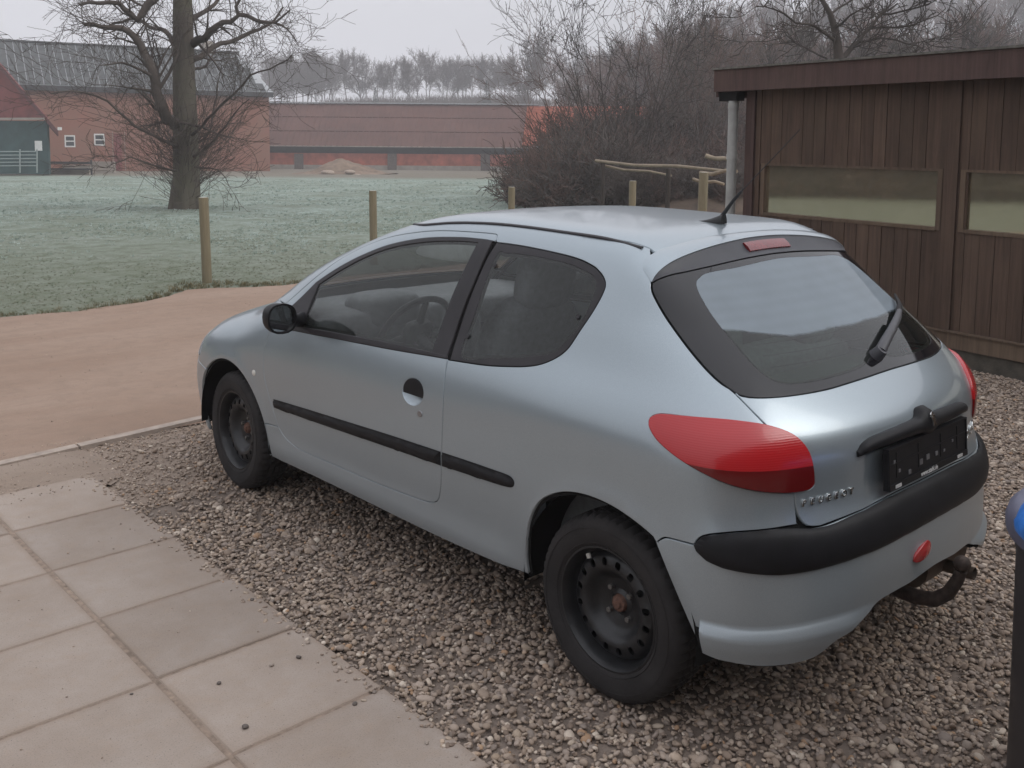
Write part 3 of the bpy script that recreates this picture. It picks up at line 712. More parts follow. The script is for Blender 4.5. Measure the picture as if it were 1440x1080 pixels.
OWP = simple('off_white_print', (.45, .45, .44), .5, vary=.3, scale=120); GCL = simple('grey_clip', (.11, .11, .115), .5, vary=.3, scale=60)
for x, w in ((-.215, .018), (.205, .018)): b = MB(); plate_box(x-w, x+w, -.058, -.048, .0055, .0065, b); b.build('holder_sticker', OWP, holder)
for x, z, r in ((-.135, -.03, .008), (-.20, -.012, .006), (-.06, -.016, .010), (-.015, -.010, .010), (.045, -.012, .008), (.10, -.014, .005), (.16, .005, .005), (-.23, .02, .006)):
    b = MB(); plate_box(x-r, x+r, z-r*.8, z+r*.8, .0007, .003, b); b.build('holder_clip', GCL, holder)
def text_obj(name, s, size, M, m, parent, ext=.0012, shear=0., sp=1.):
    c = bpy.data.curves.new(name, 'FONT'); c.body = s; c.size = size; c.extrude = ext; c.align_x = 'CENTER'; c.align_y = 'CENTER'; c.shear = shear; c.space_character = sp
    c.resolution_u = 3; c.bevel_depth = ext*.4; c.offset = size*.012
    o = bpy.data.objects.new(name, c); COL.objects.link(o); o.data.materials.append(m)
    dg = bpy.context.evaluated_depsgraph_get(); me = bpy.data.meshes.new_from_object(o.evaluated_get(dg)); bpy.data.objects.remove(o); me.transform(M); return link_mesh(name, me, m, parent)
def basis_m(p, rt, up, nn): return Matrix(((rt.x, up.x, nn.x, p.x), (rt.y, up.y, nn.y, p.y), (rt.z, up.z, nn.z, p.z), (0, 0, 0, 1)))
PRINT = simple('white_print', (.6, .6, .6), .5)
text_obj('plate_lettering', 'www.stahl.de', .021, basis_m(pp+nn*.0056-up*.053-rt*.012, rt, up, nn), PRINT, holder, .0003)
def surf_text(s, x, z, size, m, parent, shear=.25, sp=1.05):
    p, n = hp(x, z, .003); a, _ = hp(x-.06, z); b_, _ = hp(x+.06, z); r_ = (b_-a).normalized(); u_ = n.cross(r_).normalized(); 
    return text_obj('badge_lettering', s, size, basis_m(p, r_, u_, n), m, parent, .002, shear, sp)
for i, ch in enumerate('PEUGEOT'):
    surf_text(ch, -.470+i*.0165, .7165+i*.0010, .024, CHROME, hatch, .15)
for i, ch in enumerate('206'):
    surf_text(ch, .378+i*.030, .729+i*.002, .042, CHROME, hatch, .2)
# emblem: small standing lion shape in chrome
lion = [(-.004, .020), (.004, .022), (.009, .017), (.006, .012), (.012, .013), (.014, .009), (.006, .006), (.008, .0), (.014, -.002), (.013, -.006), (.006, -.006), (.007, -.013), (.011, -.020), (.005, -.021), (.001, -.013), (-.003, -.014), (-.005, -.021), (-.010, -.021), (-.008, -.012), (-.007, -.003), (-.011, .002), (-.013, .010), (-.010, .012), (-.007, .006), (-.004, .010), (-.008, .015)]
p, n = hp(0, .861, .0345); r_ = Vector((1, 0, 0)); u_ = n.cross(r_).normalized()
b = MB(); k = len(lion); vs = [p+r_*x+u_*z+n*d for d in (0, .004) for x, z in lion]
b.add(vs, [tuple(range(k, 2*k))]+[(i, (i+1) % k, k+(i+1) % k, k+i) for i in range(k)])
b.build('lion_emblem', CHROME, bar, False)
# fog lamp in the bumper
sk = Skin(); L = np.array([(.098+.048*math.cos(t)+.008*math.sin(t), .488+.022*math.sin(t)-.016*math.cos(t)) for t in np.linspace(0, 2*math.pi, 30, endpoint=False)])
sk.panel([L], off=lambda a, z: .006+.008*np.clip(1-((a-.098)/.055)**2-((z-.488)/.032)**2, 0, 1), sp=.01, gap=0, flange=.012, bev=.002, gasket=False); sk.build('rear_fog_lamp', REDB, rb)
# tow bar
b = MB(); b.tube([(0, -.40, .30), (0, -.60, .292), (0, -.66, .305), (0, -.70, .34), (0, -.725, .39), (0, -.735, .425)], [.024, .024, .023, .021, .019, .018], 12)
vs = [(math.pi*i/8) for i in range(9)]
b.lathe([(max(.0005, .025*math.sin(a)), .025*math.cos(a)) for a in vs], 16, Matrix.Translation((0, -.737, .447)) @ Matrix.Rotation(R(90), 4, 'Y'))
b.build('tow_bar', simple('rusty_dark_steel', (.05, .035, .028), .7, .3, vary=.6, scale=40, bump=.3), car, True, 50)
# exhaust end under the right of the bumper
b = MB(); b.tube([(.45, -.35, .22), (.45, -.60, .23)], .022, 14, False); b.tube([(.45, -.35, .22), (.45, -.60, .23)], .019, 14, False)
b.tube([(.30, -.42, .25), (.62, -.42, .25)], .085, 16); b.build('exhaust', simple('exhaust_steel', (.12, .09, .07), .6, .6, vary=.5), car, True, 50)
# wiper
def wp(x, z, off): p, n = hp(x, z, off); return p
b = MB(); pts = [wp(.0, 1.038, .020), wp(.04, 1.05, .034), wp(.12, 1.068, .042), wp(.22, 1.088, .044), wp(.31, 1.105, .040)]
b.tube(pts, [.020, .018, .016, .014, .010], 8); b.tube([wp(.0, 1.038, -.002), wp(.0, 1.038, .034)], [.024, .019], 14)
wip = b.build('rear_wiper', simple('grey_wiper', (.055, .055, .062), .5, vary=.2, scale=30), hatch, True, 50)
b = MB(); b.tube([wp(.10, 1.055, .012), wp(.20, 1.075, .018), wp(.31, 1.098, .022), wp(.42, 1.122, .020), wp(.52, 1.146, .014)], [.006, .010, .012, .010, .005], 6); b.build('wiper_blade', RUBBER, wip, True, 50)
# aerial
b = MB(); v = []
for t in np.linspace(0, 1, 12):
    y = .285-.115*t; w = .021*math.sin(math.pi*min(1, .12+t*.55))**.8; h = .004+.034*t**1.6
    for a in np.linspace(0, math.pi, 9): v.append((w*math.cos(a), y, 1.4215+h*math.sin(a)**.8))
b.add(v, [(i*9+j, (i+1)*9+j, (i+1)*9+j+1, i*9+j+1) for i in range(11) for j in range(8)]+[tuple(11*9+j for j in range(9))])
b.tube([(0, .178, 1.450), (0, .128, 1.513), (0, .100, 1.542)], [.0085, .0062, .0045], 8); b.tube([(0, .10, 1.542), (0, -.012, 1.650), (0, -.124, 1.760)], [.0020, .0017, .0014], 5)
b.build('roof_aerial', simple('aerial_black', (.010, .010, .011), .5), car, True, 50)
# mirror
def mirror_part(sg, par):
    b = MB(); v = []; n1, n2 = 14, 20; c = Vector((-.910, 1.79, .955))
    for i in range(n1+1):
        t = i/n1; yy = .115*(1-t)**1.0-.045; s = (1-(1-t)**2.6)**.5 if t < 1 else 1
        s = max(s, .02)
        for k in range(n2):
            a = 2*math.pi*k/n2; ex = .80; cx = math.copysign(abs(math.cos(a))**ex, math.cos(a)); sz = math.copysign(abs(math.sin(a))**ex, math.sin(a))
            v.append((c.x+(.079*cx)*s*(1+.0*t), c.y+yy+.018*cx, c.z+.065*sz*s-.006*cx))
    f = [(i*n2+k, i*n2+(k+1) % n2, (i+1)*n2+(k+1) % n2, (i+1)*n2+k) for i in range(n1) for k in range(n2)]+[tuple(range(n2))[::-1]]
    # recessed rim
    base = len(v)
    for s, yy in ((.88, -.045), (.86, -.036)):
        for k in range(n2):
            a = 2*math.pi*k/n2; ex = .80; cx = math.copysign(abs(math.cos(a))**ex, math.cos(a)); sz = math.copysign(abs(math.sin(a))**ex, math.sin(a))
            v.append((c.x+.079*cx*s, c.y+yy+.018*cx, c.z+.065*sz*s-.006*cx))
    e = n1*n2
    for k in range(n2):
        k2 = (k+1) % n2; f += [(e+k, e+k2, base+k2, base+k), (base+k, base+k2, base+n2+k2, base+n2+k)]
    v2 = [(sg*-x if sg > 0 else x, y, z) for x, y, z in v]
    b.add(v2, f)
    b.tube([(sg*.765, 1.83, .925), (sg*.80, 1.815, .925), (sg*.86, 1.80, .935)], [.034, .028, .034], 10)
    h = b.build('door_mirror', BLACKP, par, True, 40)
    g = MB(); vs = [(sg*abs(x), y, z) for x, y, z in v[base+n2:base+2*n2]]; g.add(vs, [tuple(range(n2))]); g.build('mirror_glass', MIRR, h, False)
MIRR = simple('mirror_glass', (.42, .44, .45), .03, 1., vary=.05)
mirror_part(-1, doors[0]); mirror_part(1, doors[1])
# ---- wheels
def tyre_mesh():
    N = 168; prof = [(.182,-.060),(.188,-.070),(.196,-.078),(.215,-.084),(.240,-.0875),(.258,-.0865),(.272,-.081),(.281,-.073),(.287,-.064),(.290,-.052)]
    tread = [(.291,-.036),(.284,-.034),(.284,-.029),(.2915,-.027),(.292,-.006),(.285,-.004),(.285,.004),(.292,.006),(.2915,.027),(.284,.029),(.284,.034),(.291,.036)]
    full = prof+tread+[(r, -o) for r, o in prof[::-1]]
    v = []
    for ri, (r, o) in enumerate(full):
        for k in range(N):
            a = 2*math.pi*k/N; rr = r
            if k % 3 == 0 and r > .270: rr = r-(.006 if r > .283 else .0035)
            if abs(r-.2905) < .003 and k % 3 == 0: rr = r-.007
            v.append((o, rr*math.cos(a), rr*math.sin(a)))
    m = len(full); f = [(i*N+k, i*N+(k+1) % N, (i+1)*N+(k+1) % N, (i+1)*N+k) for i in range(m-1) for k in range(N)]
    b = MB(); b.add(v, f)
    for r0, o0 in ((.252, -.0884), (.205, -.0822)):
        b.tube([(o0, r0*math.cos(a), r0*math.sin(a)) for a in np.linspace(0, 2*math.pi, 90)], .0012, 4, False)
    return b.mesh('tyre', True, 40)
def rim_mesh():
    b = MB(); N = 96
    b.lathe([(.181,-.060),(.190,-.066),(.195,-.072),(.193,-.078),(.188,-.078),(.183,-.070),(.178,-.060),(.1745,-.045),(.172,-.030),(.168,-.026)], N)
    b.lathe([(.060, .05), (.168, .05), (.172, -.03)], 48)
    # disc with 16 holes
    rp = [0, .030, .034, .050, .056, .072, .084, .096, .106, .116, .128, .150, .160, .168, .17]
    op = [-.012, -.012, -.004, -.004, -.010, -.012, -.016, -.030, -.044, -.050, -.052, -.048, -.040, -.026, -.02]
    Lo = [np.array([(.168*math.cos(t), .168*math.sin(t)) for t in np.linspace(0, 2*math.pi, 96, endpoint=False)]), np.array([(.030*math.cos(t), .030*math.sin(t)) for t in np.linspace(0, 2*math.pi, 30, endpoint=False)])]
    for h in range(16):
        a = 2*math.pi*(h+.5)/16; ct, st = math.cos(a), math.sin(a)
        Lo.append(np.array([((.138+.0125*u)*ct-.0105*w*st, (.138+.0125*u)*st+.0105*w*ct) for u, w in [(math.copysign(abs(math.cos(t))**.7, math.cos(t)), math.copysign(abs(math.sin(t))**.7, math.sin(t))) for t in np.linspace(0, 2*math.pi, 14, endpoint=False)]]))
    for h in range(4):
        a = 2*math.pi*h/4+.5; Lo.append(np.array([(.054*math.cos(a)+.007*math.cos(t), .054*math.sin(a)+.007*math.sin(t)) for t in np.linspace(0, 2*math.pi, 10, endpoint=False)]))
    g = np.array([(r*math.cos(t+.03*i), r*math.sin(t+.03*i)) for i, r in enumerate((.042, .064, .075, .086, .098, .108, .118, .156)) for t in np.linspace(0, 2*math.pi, 64, endpoint=False)])
    g = g[pip(g, Lo)]; g = g[bdist(g, Lo) > .003]
    pts = np.concatenate(Lo+[g]); ed = []; s = 0
    for L in Lo: ed += [(s+i, s+(i+1) % len(L)) for i in range(len(L))]; s += len(L)
    r = delaunay_2d_cdt([Vector(p) for p in pts], ed, [], 0, 1e-7); vv = np.array([tuple(p) for p in r[0]]); tri = list(r[2])
    k = pip(np.array([vv[list(t)].mean(0) for t in tri]), Lo); rr = np.hypot(vv[:, 0], vv[:, 1])
    b.add([(float(np.interp(q, rp, op)), p[0], p[1]) for q, p in zip(rr, vv)], [t for t, q in zip(tri, k) if q])
    # hole walls
    for L in Lo[2:]:
        n = len(L); q = [(float(np.interp(math.hypot(*p), rp, op)), p[0], p[1]) for p in L]; b.add(q+[(x+.006, y, z) for x, y, z in q], [(i, (i+1) % n, n+(i+1) % n, n+i) for i in range(n)])
    return b.mesh('rim', True, 45)
TY, RM = tyre_mesh(), rim_mesh()
hb = MB(); hb.lathe([(.001, -.030), (.012, -.030), (.016, -.024), (.024, -.022), (.027, -.014), (.029, .0)], 24); HUB = hb.mesh('hub', True, 40)
bo = MB()
bo.lathe([(.0005, -.022), (.0075, -.022), (.0095, -.019), (.0095, -.002)], 6)
BOLT = bo.mesh('wheel_bolt', False)
TY.materials.append(RUBBER); RM.materials.append(STEEL); HUB.materials.append(RUST); BOLT.materials.append(simple('grey_bolt', (.16, .15, .14), .5, .6, vary=.4, scale=200))
wm = MB(); wm.box((-.0800, .157, -.014), (-.074, .172, .0)); WGT = wm.mesh('balance_weight', False); WGT.materials.append(simple('lead_weight', (.35, .34, .31), .5, vary=.2))
for i, (sx, y) in enumerate(((-1, 0), (-1, WB), (1, 0), (1, WB))):
    e = empty('wheel', (0, 0, 0), parent=car); e.location = (sx*.712, y, .286)
    e.rotation_euler = (R((20, 75, 0, 40)[i]), 0, 0 if sx < 0 else math.pi)
    if sx < 0 and y > 0: e.rotation_euler = (R(75), 0, R(-2))
    for nm, me in (('tyre', TY), ('rim', RM), ('hub', HUB)): obj_share(nm, me, e)
    for h in range(4): obj_share('wheel_bolt', BOLT, e, (0, .054*math.cos(2*math.pi*h/4+.5), .054*math.sin(2*math.pi*h/4+.5)))
    if i == 0: obj_share('balance_weight', WGT, e, rot=(R(45), 0, 0))
for i, y in enumerate((0, WB)):
    for sx in (-1, 1):
        b = MB(); pr = []; n = 30
        for xx, rr in ((.805, .352), (.78, .362), (.48, .365), (.47, .05)):
            for t in np.linspace(R(-6), R(186), n): pr.append((sx*xx, y+rr*math.cos(t), .293+rr*math.sin(t)))
        b.add(pr, [(i_*n+k, i_*n+k+1, (i_+1)*n+k+1, (i_+1)*n+k) for i_ in range(3) for k in range(n-1)]); b.build('wheel_arch_liner', DARK, car, True, 60)
        b = MB(); b.lathe([(.001, sx*.52), (.12, sx*.52), (.12, sx*.60)], 32, Matrix.Translation((0, y, .286))); b.build('brake_disc', GREYM, car, True, 40)
# ---- underbody, floor, cabin
b = MB(); b.box((-.46, -.44, .225), (.46, 3.0, .26)); b.box((-.755, .36, .262), (.755, 2.06, .275)); b.box((-.5, 2.05, .26), (.5, 2.7, .62)); b.tube([(.0, -.3, .19), (.0, 2.3, .18)], .03, 8)
b.box((-.60, -.52, .30), (.60, -.36, .34))
b.build('underbody', DARK, car)
b = MB()
b.box((-.70, -.40, .2755), (.70, 2.05, .29)); b.box((-.765, 1.96, .28), (.765, 2.03, .70))
for sx in (-1, 1):
    b.box((min(sx*.735, sx*.755), .85, .28), (max(sx*.735, sx*.755), 1.95, .80)); b.box((min(sx*.50, sx*.64), -.34, .28), (max(sx*.50, sx*.64), .42, .80)); b.box((min(sx*.70, sx*.735), .42, .28), (max(sx*.70, sx*.735), .84, .90))
b.build('cabin_lining', DASHM, car)
b = MB(); b.box((-.60, -.46, .90), (.60, .02, .915)); b.build('parcel_shelf', simple('dark_green_grey_shelf', (.040, .060, .050), .9, vary=.2, bump=.2), car)
Hl = loop([(-.46, 1.30), (-.47, .2)], [(-.47, .2), (-.42, .13), (.42, .13), (.47, .2)], [(.47, .2), (.46, 1.30)], [(.46, 1.30), (-.46, 1.30)], ds=.03)
Skin().panel([Hl], Tc, off=-.03, sp=.06, gasket=False, flange=.004).build('headliner', LINER, car)
def cushion(b, c, sx, sy, sz, rx=0., e=.55, n=14):
    M = Matrix.Translation(c) @ Matrix.Rotation(rx, 4, 'X'); v = []
    for i in range(n+1):
        ph = -math.pi/2+math.pi*i/n; cp = math.copysign(abs(math.cos(ph))**e, math.cos(ph)); sp_ = math.copysign(abs(math.sin(ph))**e, math.sin(ph))
        for k in range(2*n):
            th = math.pi*k/n; v.append(M @ Vector((sx*cp*math.copysign(abs(math.cos(th))**e, math.cos(th)), sy*cp*math.copysign(abs(math.sin(th))**e, math.sin(th)), sz*sp_)))
    b.add(v, [(i*2*n+k, i*2*n+(k+1) % (2*n), (i+1)*2*n+(k+1) % (2*n), (i+1)*2*n+k) for i in range(n) for k in range(2*n)])
for sx in (-1, 1):
    b = MB(); cushion(b, (sx*.36, 1.18, .50), .25, .27, .09); cushion(b, (sx*.36, .86, .80), .235, .085, .34, R(18)); cushion(b, (sx*.36, .72, 1.185), .135, .055, .105, R(12))
    b.tube([(sx*.31, .755, 1.0), (sx*.31, .735, 1.14)], .006, 6); b.tube([(sx*.41, .755, 1.0), (sx*.41, .735, 1.14)], .006, 6)
    b.build('front_seat', SEATM, car, True, 60)
b = MB(); cushion(b, (0, .36, .50), .55, .25, .09, e=.35); cushion(b, (0, .05, .74), .56, .08, .27, R(16), .35)
for sx in (-1, 1): cushion(b, (sx*.30, -.02, 1.04), .12, .05, .07)
b.build('rear_seat', SEATM, car, True, 60)
b = MB(); b.box((-.72, 1.80, .62), (.72, 2.02, .90)); cushion(b, (0, 1.95, .88), .72, .26, .075, e=.35); cushion(b, (-.36, 1.80, .93), .17, .12, .085); cushion(b, (.02, 1.78, .80), .14, .12, .16)
b.build('dashboard', DASHM, car, True, 60)
b = MB(); Ms = Matrix.Translation((-.36, 1.55, .855)) @ Matrix.Rotation(R(-62), 4, 'X')
b.tube([Ms @ Vector((.185*math.cos(a), .185*math.sin(a), 0)) for a in np.linspace(0, 2*math.pi, 49)], .015, 8, False)
cushion(b, Ms @ Vector((0, -.01, -.01)), .075, .03, .06, R(28)); 
for a in (R(15), R(165), R(270)): b.tube([Ms @ Vector((0, 0, -.01)), Ms @ Vector((.18*math.cos(a), .18*math.sin(a), 0))], [.022, .014], 6)
b.tube([Ms @ Vector((0, 0, -.02)), Ms @ Vector((0, 0, -.28))], .028, 8)
b.build('steering_wheel', BLACKP, car, True, 60)
b = MB(); cushion(b, (0, 1.62, 1.27), .11, .02, .035); b.tube([(0, 1.62, 1.29), (0, 1.66, 1.33)], .008, 6); b.build('interior_mirror', BLACKP, car, True, 60)
# ------------------------------------------------------------ place frame: v metres to the side, u metres ahead
R0 = np.array([math.cos(YAW), -math.sin(YAW)]); F0 = np.array([math.sin(YAW), math.cos(YAW)]); C0 = np.array(CAMP[:2])
def UV(v, u, z=0.): p = C0+v*R0+u*F0; return Vector((p[0], p[1], z))
def at(px, py, u):
    """point of the place seen at photo pixel (px, py), u metres ahead"""
    d = _f+(px-720)/FPX*_r+(342.3-py)/FPX*_u; t = u/(d[0]*F0[0]+d[1]*F0[1]); return Vector(np.array(CAMP)+d*t)
def ss(a, b, x): t = np.clip((np.asarray(x, float)-a)/(b-a), 0, 1); return t*t*(3-2*t)
def height(x, y):
    q = np.stack([np.asarray(x, float)-C0[0], np.asarray(y, float)-C0[1]], -1); u = q@F0; v = q@R0
    h = -.018*np.clip(u-14, 0, 104)+.018*np.clip(12-0*u, 0, 0)
    h = h+11.5*ss(118, 200, u)*(1-.25*ss(10, -80, v))
    w = v/np.maximum(u, 1); h = h+11.5*ss(.02, .30, w)*ss(62, 190, u)+2.5*ss(.3, .55, w)*ss(60, 240, u)
    h = h+1.15*np.exp(-((v-6.5)/3.2)**2-((u-27)/4.0)**2)*0
    return h
def hz(x, y): return float(height(x, y))

# ------------------------------------------------------------ ground
def frost_ground():
    a = NM('frosty_meadow'); co = a.coord(); sp = a.n('ShaderNodeSeparateXYZ'); a.l(co, sp.inputs[0])
    u = a.math('ADD', a.math('MULTIPLY', sp.outputs[0], float(F0[0])), a.math('MULTIPLY', sp.outputs[1], float(F0[1])))
    far = a.n('ShaderNodeMapRange'); a.l(u, far.inputs[0]); far.inputs[1].default_value = 7; far.inputs[2].default_value = 22
    n1 = a.noise(.35, 6, .65, co); n2 = a.noise(3.2, 6, .7, co); n3 = a.noise(16, 5, .7, co)
    grass = a.mix(a.ramp(n2, [(.35, 0.), (.65, 1.)]), (.115, .13, .085), (.175, .185, .140))
    grass = a.mix(a.ramp(n1, [(.5, 0.), (.72, .55)]), grass, (.15, .125, .085))
    frost = a.mix(a.ramp(n3, [(.4, 0.), (.6, 1.)]), (.225, .29, .25), (.41, .48, .445))
    k = a.math('MULTIPLY', a.math('ADD', a.math('MULTIPLY', far.outputs[0], .75), .16), a.math('MULTIPLY', a.ramp(n2, [(.28, .2), (.62, 1.)]), a.ramp(n1, [(.38, .45), (.6, 1.)])), clamp=True)
    c = a.mix(k, grass, frost)
    # trodden earth before the barns
    ed = a.n('ShaderNodeMapRange'); a.l(a.math('ADD', u, a.math('MULTIPLY', n1, 12.)), ed.inputs[0]); ed.inputs[1].default_value = 66; ed.inputs[2].default_value = 74
    c = a.mix(a.math('MULTIPLY', ed.outputs[0], .8), c, (.17, .135, .105))
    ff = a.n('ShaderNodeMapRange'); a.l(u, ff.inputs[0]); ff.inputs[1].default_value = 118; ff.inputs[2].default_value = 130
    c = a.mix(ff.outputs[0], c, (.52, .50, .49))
    vv_ = a.math('ADD', a.math('MULTIPLY', sp.outputs[0], float(R0[0])), a.math('MULTIPLY', sp.outputs[1], float(R0[1])))
    vv_ = a.math('SUBTRACT', vv_, float(C0@R0)); wd = a.math('DIVIDE', vv_, a.math('MAXIMUM', u, 20.)); wm_ = a.n('ShaderNodeMapRange'); a.l(a.math('ADD', wd, a.math('MULTIPLY', n1, .04)), wm_.inputs[0]); wm_.inputs[1].default_value = .065; wm_.inputs[2].default_value = .11
    fu = a.n('ShaderNodeMapRange'); a.l(u, fu.inputs[0]); fu.inputs[1].default_value = 45; fu.inputs[2].default_value = 75
    c = a.mix(a.math('MULTIPLY', wm_.outputs[0], fu.outputs[0]), c, a.mix(n2, (.075, .056, .044), (.14, .11, .09)))   # leaf litter under the wood
    a.col(c); a.set(Roughness=.95, Specular_IOR_Level=.15); a.bump(a.math('ADD', n2, n3), .7, .05); return a.m
MEADOW = frost_ground()
b = MB(); rad = np.concatenate([[0.], np.geomspace(1.2, 425, 85)]); A_ = 220; vs = []
for r in rad:
    for k in range(A_):
        an = 2*math.pi*k/A_; x = C0[0]+r*math.sin(an); y = C0[1]+r*math.cos(an); vs.append((x, y, hz(x, y)-.035+ (noise.noise(Vector((x*.25, y*.25, 0)))*.05 if r > 14 else 0)))
b.add(vs, [(i*A_+k, (i+1)*A_+k, (i+1)*A_+(k+1) % A_, i*A_+(k+1) % A_) for i in range(len(rad)-1) for k in range(A_)])
ground = tag(b.build('meadow', MEADOW, None, True, 180), 'frost covered green meadow running back to the barns', kind='structure')
def sheet(name, poly, z, m, jag=.0, js=1., sub=.12, kind='structure', label=None, bumpz=0., zf=None):
    P = cr(poly+[poly[0]], sub)[:-1] if False else np.concatenate([cr([poly[i], poly[(i+1) % len(poly)]], sub)[:-1] for i in range(len(poly))])
    if jag: P = np.array([(x+jag*noise.noise(Vector((x*js, y*js, 3.1))), y+jag*noise.noise(Vector((x*js, y*js, 7.7)))+jag*.35*noise.noise(Vector((x*js*4, y*js*4, 1.)))) for x, y in P])
    g = None
    Q = np.zeros((0, 2))
    if zf:
        lo, hi = P.min(0), P.max(0); lo[0] = max(lo[0], -5); g_ = np.stack(np.meshgrid(np.arange(lo[0], hi[0], .05), np.arange(lo[1], hi[1], .05)), -1).reshape(-1, 2); g_ = g_[pip(g_, [P])]; Q = g_[bdist(g_, [P]) > .02]
    r = delaunay_2d_cdt([Vector(p) for p in np.concatenate([P, Q])], [(i, (i+1) % len(P)) for i in range(len(P))], [], 0, 1e-6)
    vv = np.array([tuple(p) for p in r[0]]); tri = np.array(r[2]); tri = tri[pip(vv[tri].mean(1), [P])]
    b = MB(); dd_ = bdist(vv, [P]) if zf else None
    b.add([(x, y, z+(bumpz*noise.noise(Vector((x, y, 0))) if bumpz else 0)+(float(zf(x, y, dd_[i])) if zf else 0)) for i, (x, y) in enumerate(vv)], [tuple(int(q) for q in t) for t in tri])
    me = b.mesh(name, False)
    o = link_mesh(name, me, m)
    if sum(p.normal.z for p in me.polygons) < 0: me.flip_normals()
    return tag(o, label, kind=kind)
def sand_mat(name, c1, c2, c3, gs=220):
    a = NM(name); co = a.coord(); n1 = a.noise(.9, 6, .65, a.vmul(co, (.45, 1.6, 1)), .4); n2 = a.noise(7, 6, .7, co); n3 = a.noise(gs, 4, .8, co)
    c = a.mix(a.ramp(n1, [(.35, 0.), (.68, 1.)]), c1, c2); c = a.mix(a.ramp(n2, [(.45, 0.), (.75, .6)]), c, c3)
    c = a.mix(a.ramp(n3, [(.35, .35), (.5, 0.)]), c, tuple(q*.55 for q in c1)); c = a.mix(a.ramp(n3, [(.62, 0.), (.74, .4)]), c, tuple(min(1, q*1.7) for q in c2))
    a.col(c); a.set(Roughness=.92, Specular_IOR_Level=.2); a.bump(a.math('ADD', n2, a.math('MULTIPLY', n3, .4)), .5, .012); return a.m
ROAD = sand_mat('reddish_sand', (.265, .185, .138), (.32, .235, .182), (.215, .16, .122))
SAND = sand_mat('grey_brown_sand', (.265, .205, .160), (.31, .25, .205), (.22, .17, .135), 260)
kerb_y = lambda x: 3.70+.10*(x+.6)
sheet('dirt_road', [(-40, kerb_y(-40)+3.2), (-8, kerb_y(-8)+.2), (-3.0, kerb_y(-3)), (-1, kerb_y(-1)), (4.2, kerb_y(4.2)), (5.6, 4.3), (12, 4.6), (22, 5.5), (22, 8.2), (14, 8.0), (10, 8.1), (6, 8.5), (2.74, 8.32), (1.7, 8.65), (1.0, 8.12), (.34, 7.93), (-.36, 8.12), (-3, 8.5), (-10, 9.3), (-40, 12)], -.004, ROAD, .16, 1.1, .14, label='reddish sandy farm track')
sheet('sand_verge', [(-3.0, kerb_y(-3)-.07), (-1, kerb_y(-1)-.07), (4.4, kerb_y(4.4)-.07), (4.4, 3.1), (1, 3.0), (.2, 3.05), (-.5, 2.85), (-.95, 2.5), (-1.22, 2.45), (-1.27, 2.7), (-1.27, 3.2), (-2.0, 3.45)], -.0135, SAND, .06, 2.2, .07, label='sandy verge along the track')
sheet('sand_drift', [(-9, 2.6), (-9, 3.0), (-3.0, kerb_y(-3)-.07), (-1.0, kerb_y(-1.0)-.07), (-.98, 3.35), (-1.12, 3.02), (-1.24, 2.9), (-1.34, 3.02), (-1.75, 3.20), (-2.3, 3.38), (-4, 3.25), (-6, 2.6)], .0085, SAND, .035, 2.6, .05, label='sand drifted over the ends of the slabs', zf=lambda x, y, d: -.007*(1-ss(0, .07, d))-.019*ss(-1.28, -1.1, x)*(1 if y < 3.62 else .6)+.002*noise.noise(Vector((x*9, y*9, 0))))
BED = sand_mat('gravel_bed', (.19, .150, .122), (.24, .195, .165), (.15, .12, .10), 120)
sheet('gravel_bed', [(-1.26, -9), (4.75, -9), (4.62, .8), (5.1, 4.2), (-.2, 3.62), (-1.26, 3.5)], -.016, BED, 0, label='gravel parking pad')
sheet('yard', [(-14, -10), (-1.24, -10), (-1.24, 3.55), (-14, 3.0)], -.020, SAND, 0)
# buried concrete edging between track and pad
b = MB(); xs = np.arange(-9, 4.3, .98)
for i, x in enumerate(xs[:-1]):
    b = MB(); x1 = xs[i+1]-.012; y0, y1 = kerb_y(x)-.035, kerb_y(x1)-.035; w = .055
    vs = [(x, y0-w, -.1), (x1, y1-w, -.1), (x1, y1+w*.4, -.1), (x, y0+w*.4, -.1), (x, y0-w+.006, .012), (x1, y1-w+.006, .012), (x1, y1+w*.4-.006, .012), (x, y0+w*.4-.006, .012)]
    b.add(vs, [(0, 3, 2, 1), (4, 5, 6, 7), (0, 1, 5, 4), (1, 2, 6, 5), (2, 3, 7, 6), (3, 0, 4, 7)])
    o = b.build('kerb', None, mats=[SAND if False else None] if False else None)
    o.data.materials.append(bpy.data.materials.get('pale_kerb') or simple('pale_kerb', (.34, .28, .235), .9, vary=.25, scale=9, bump=.4)); tag(o, kind='structure')
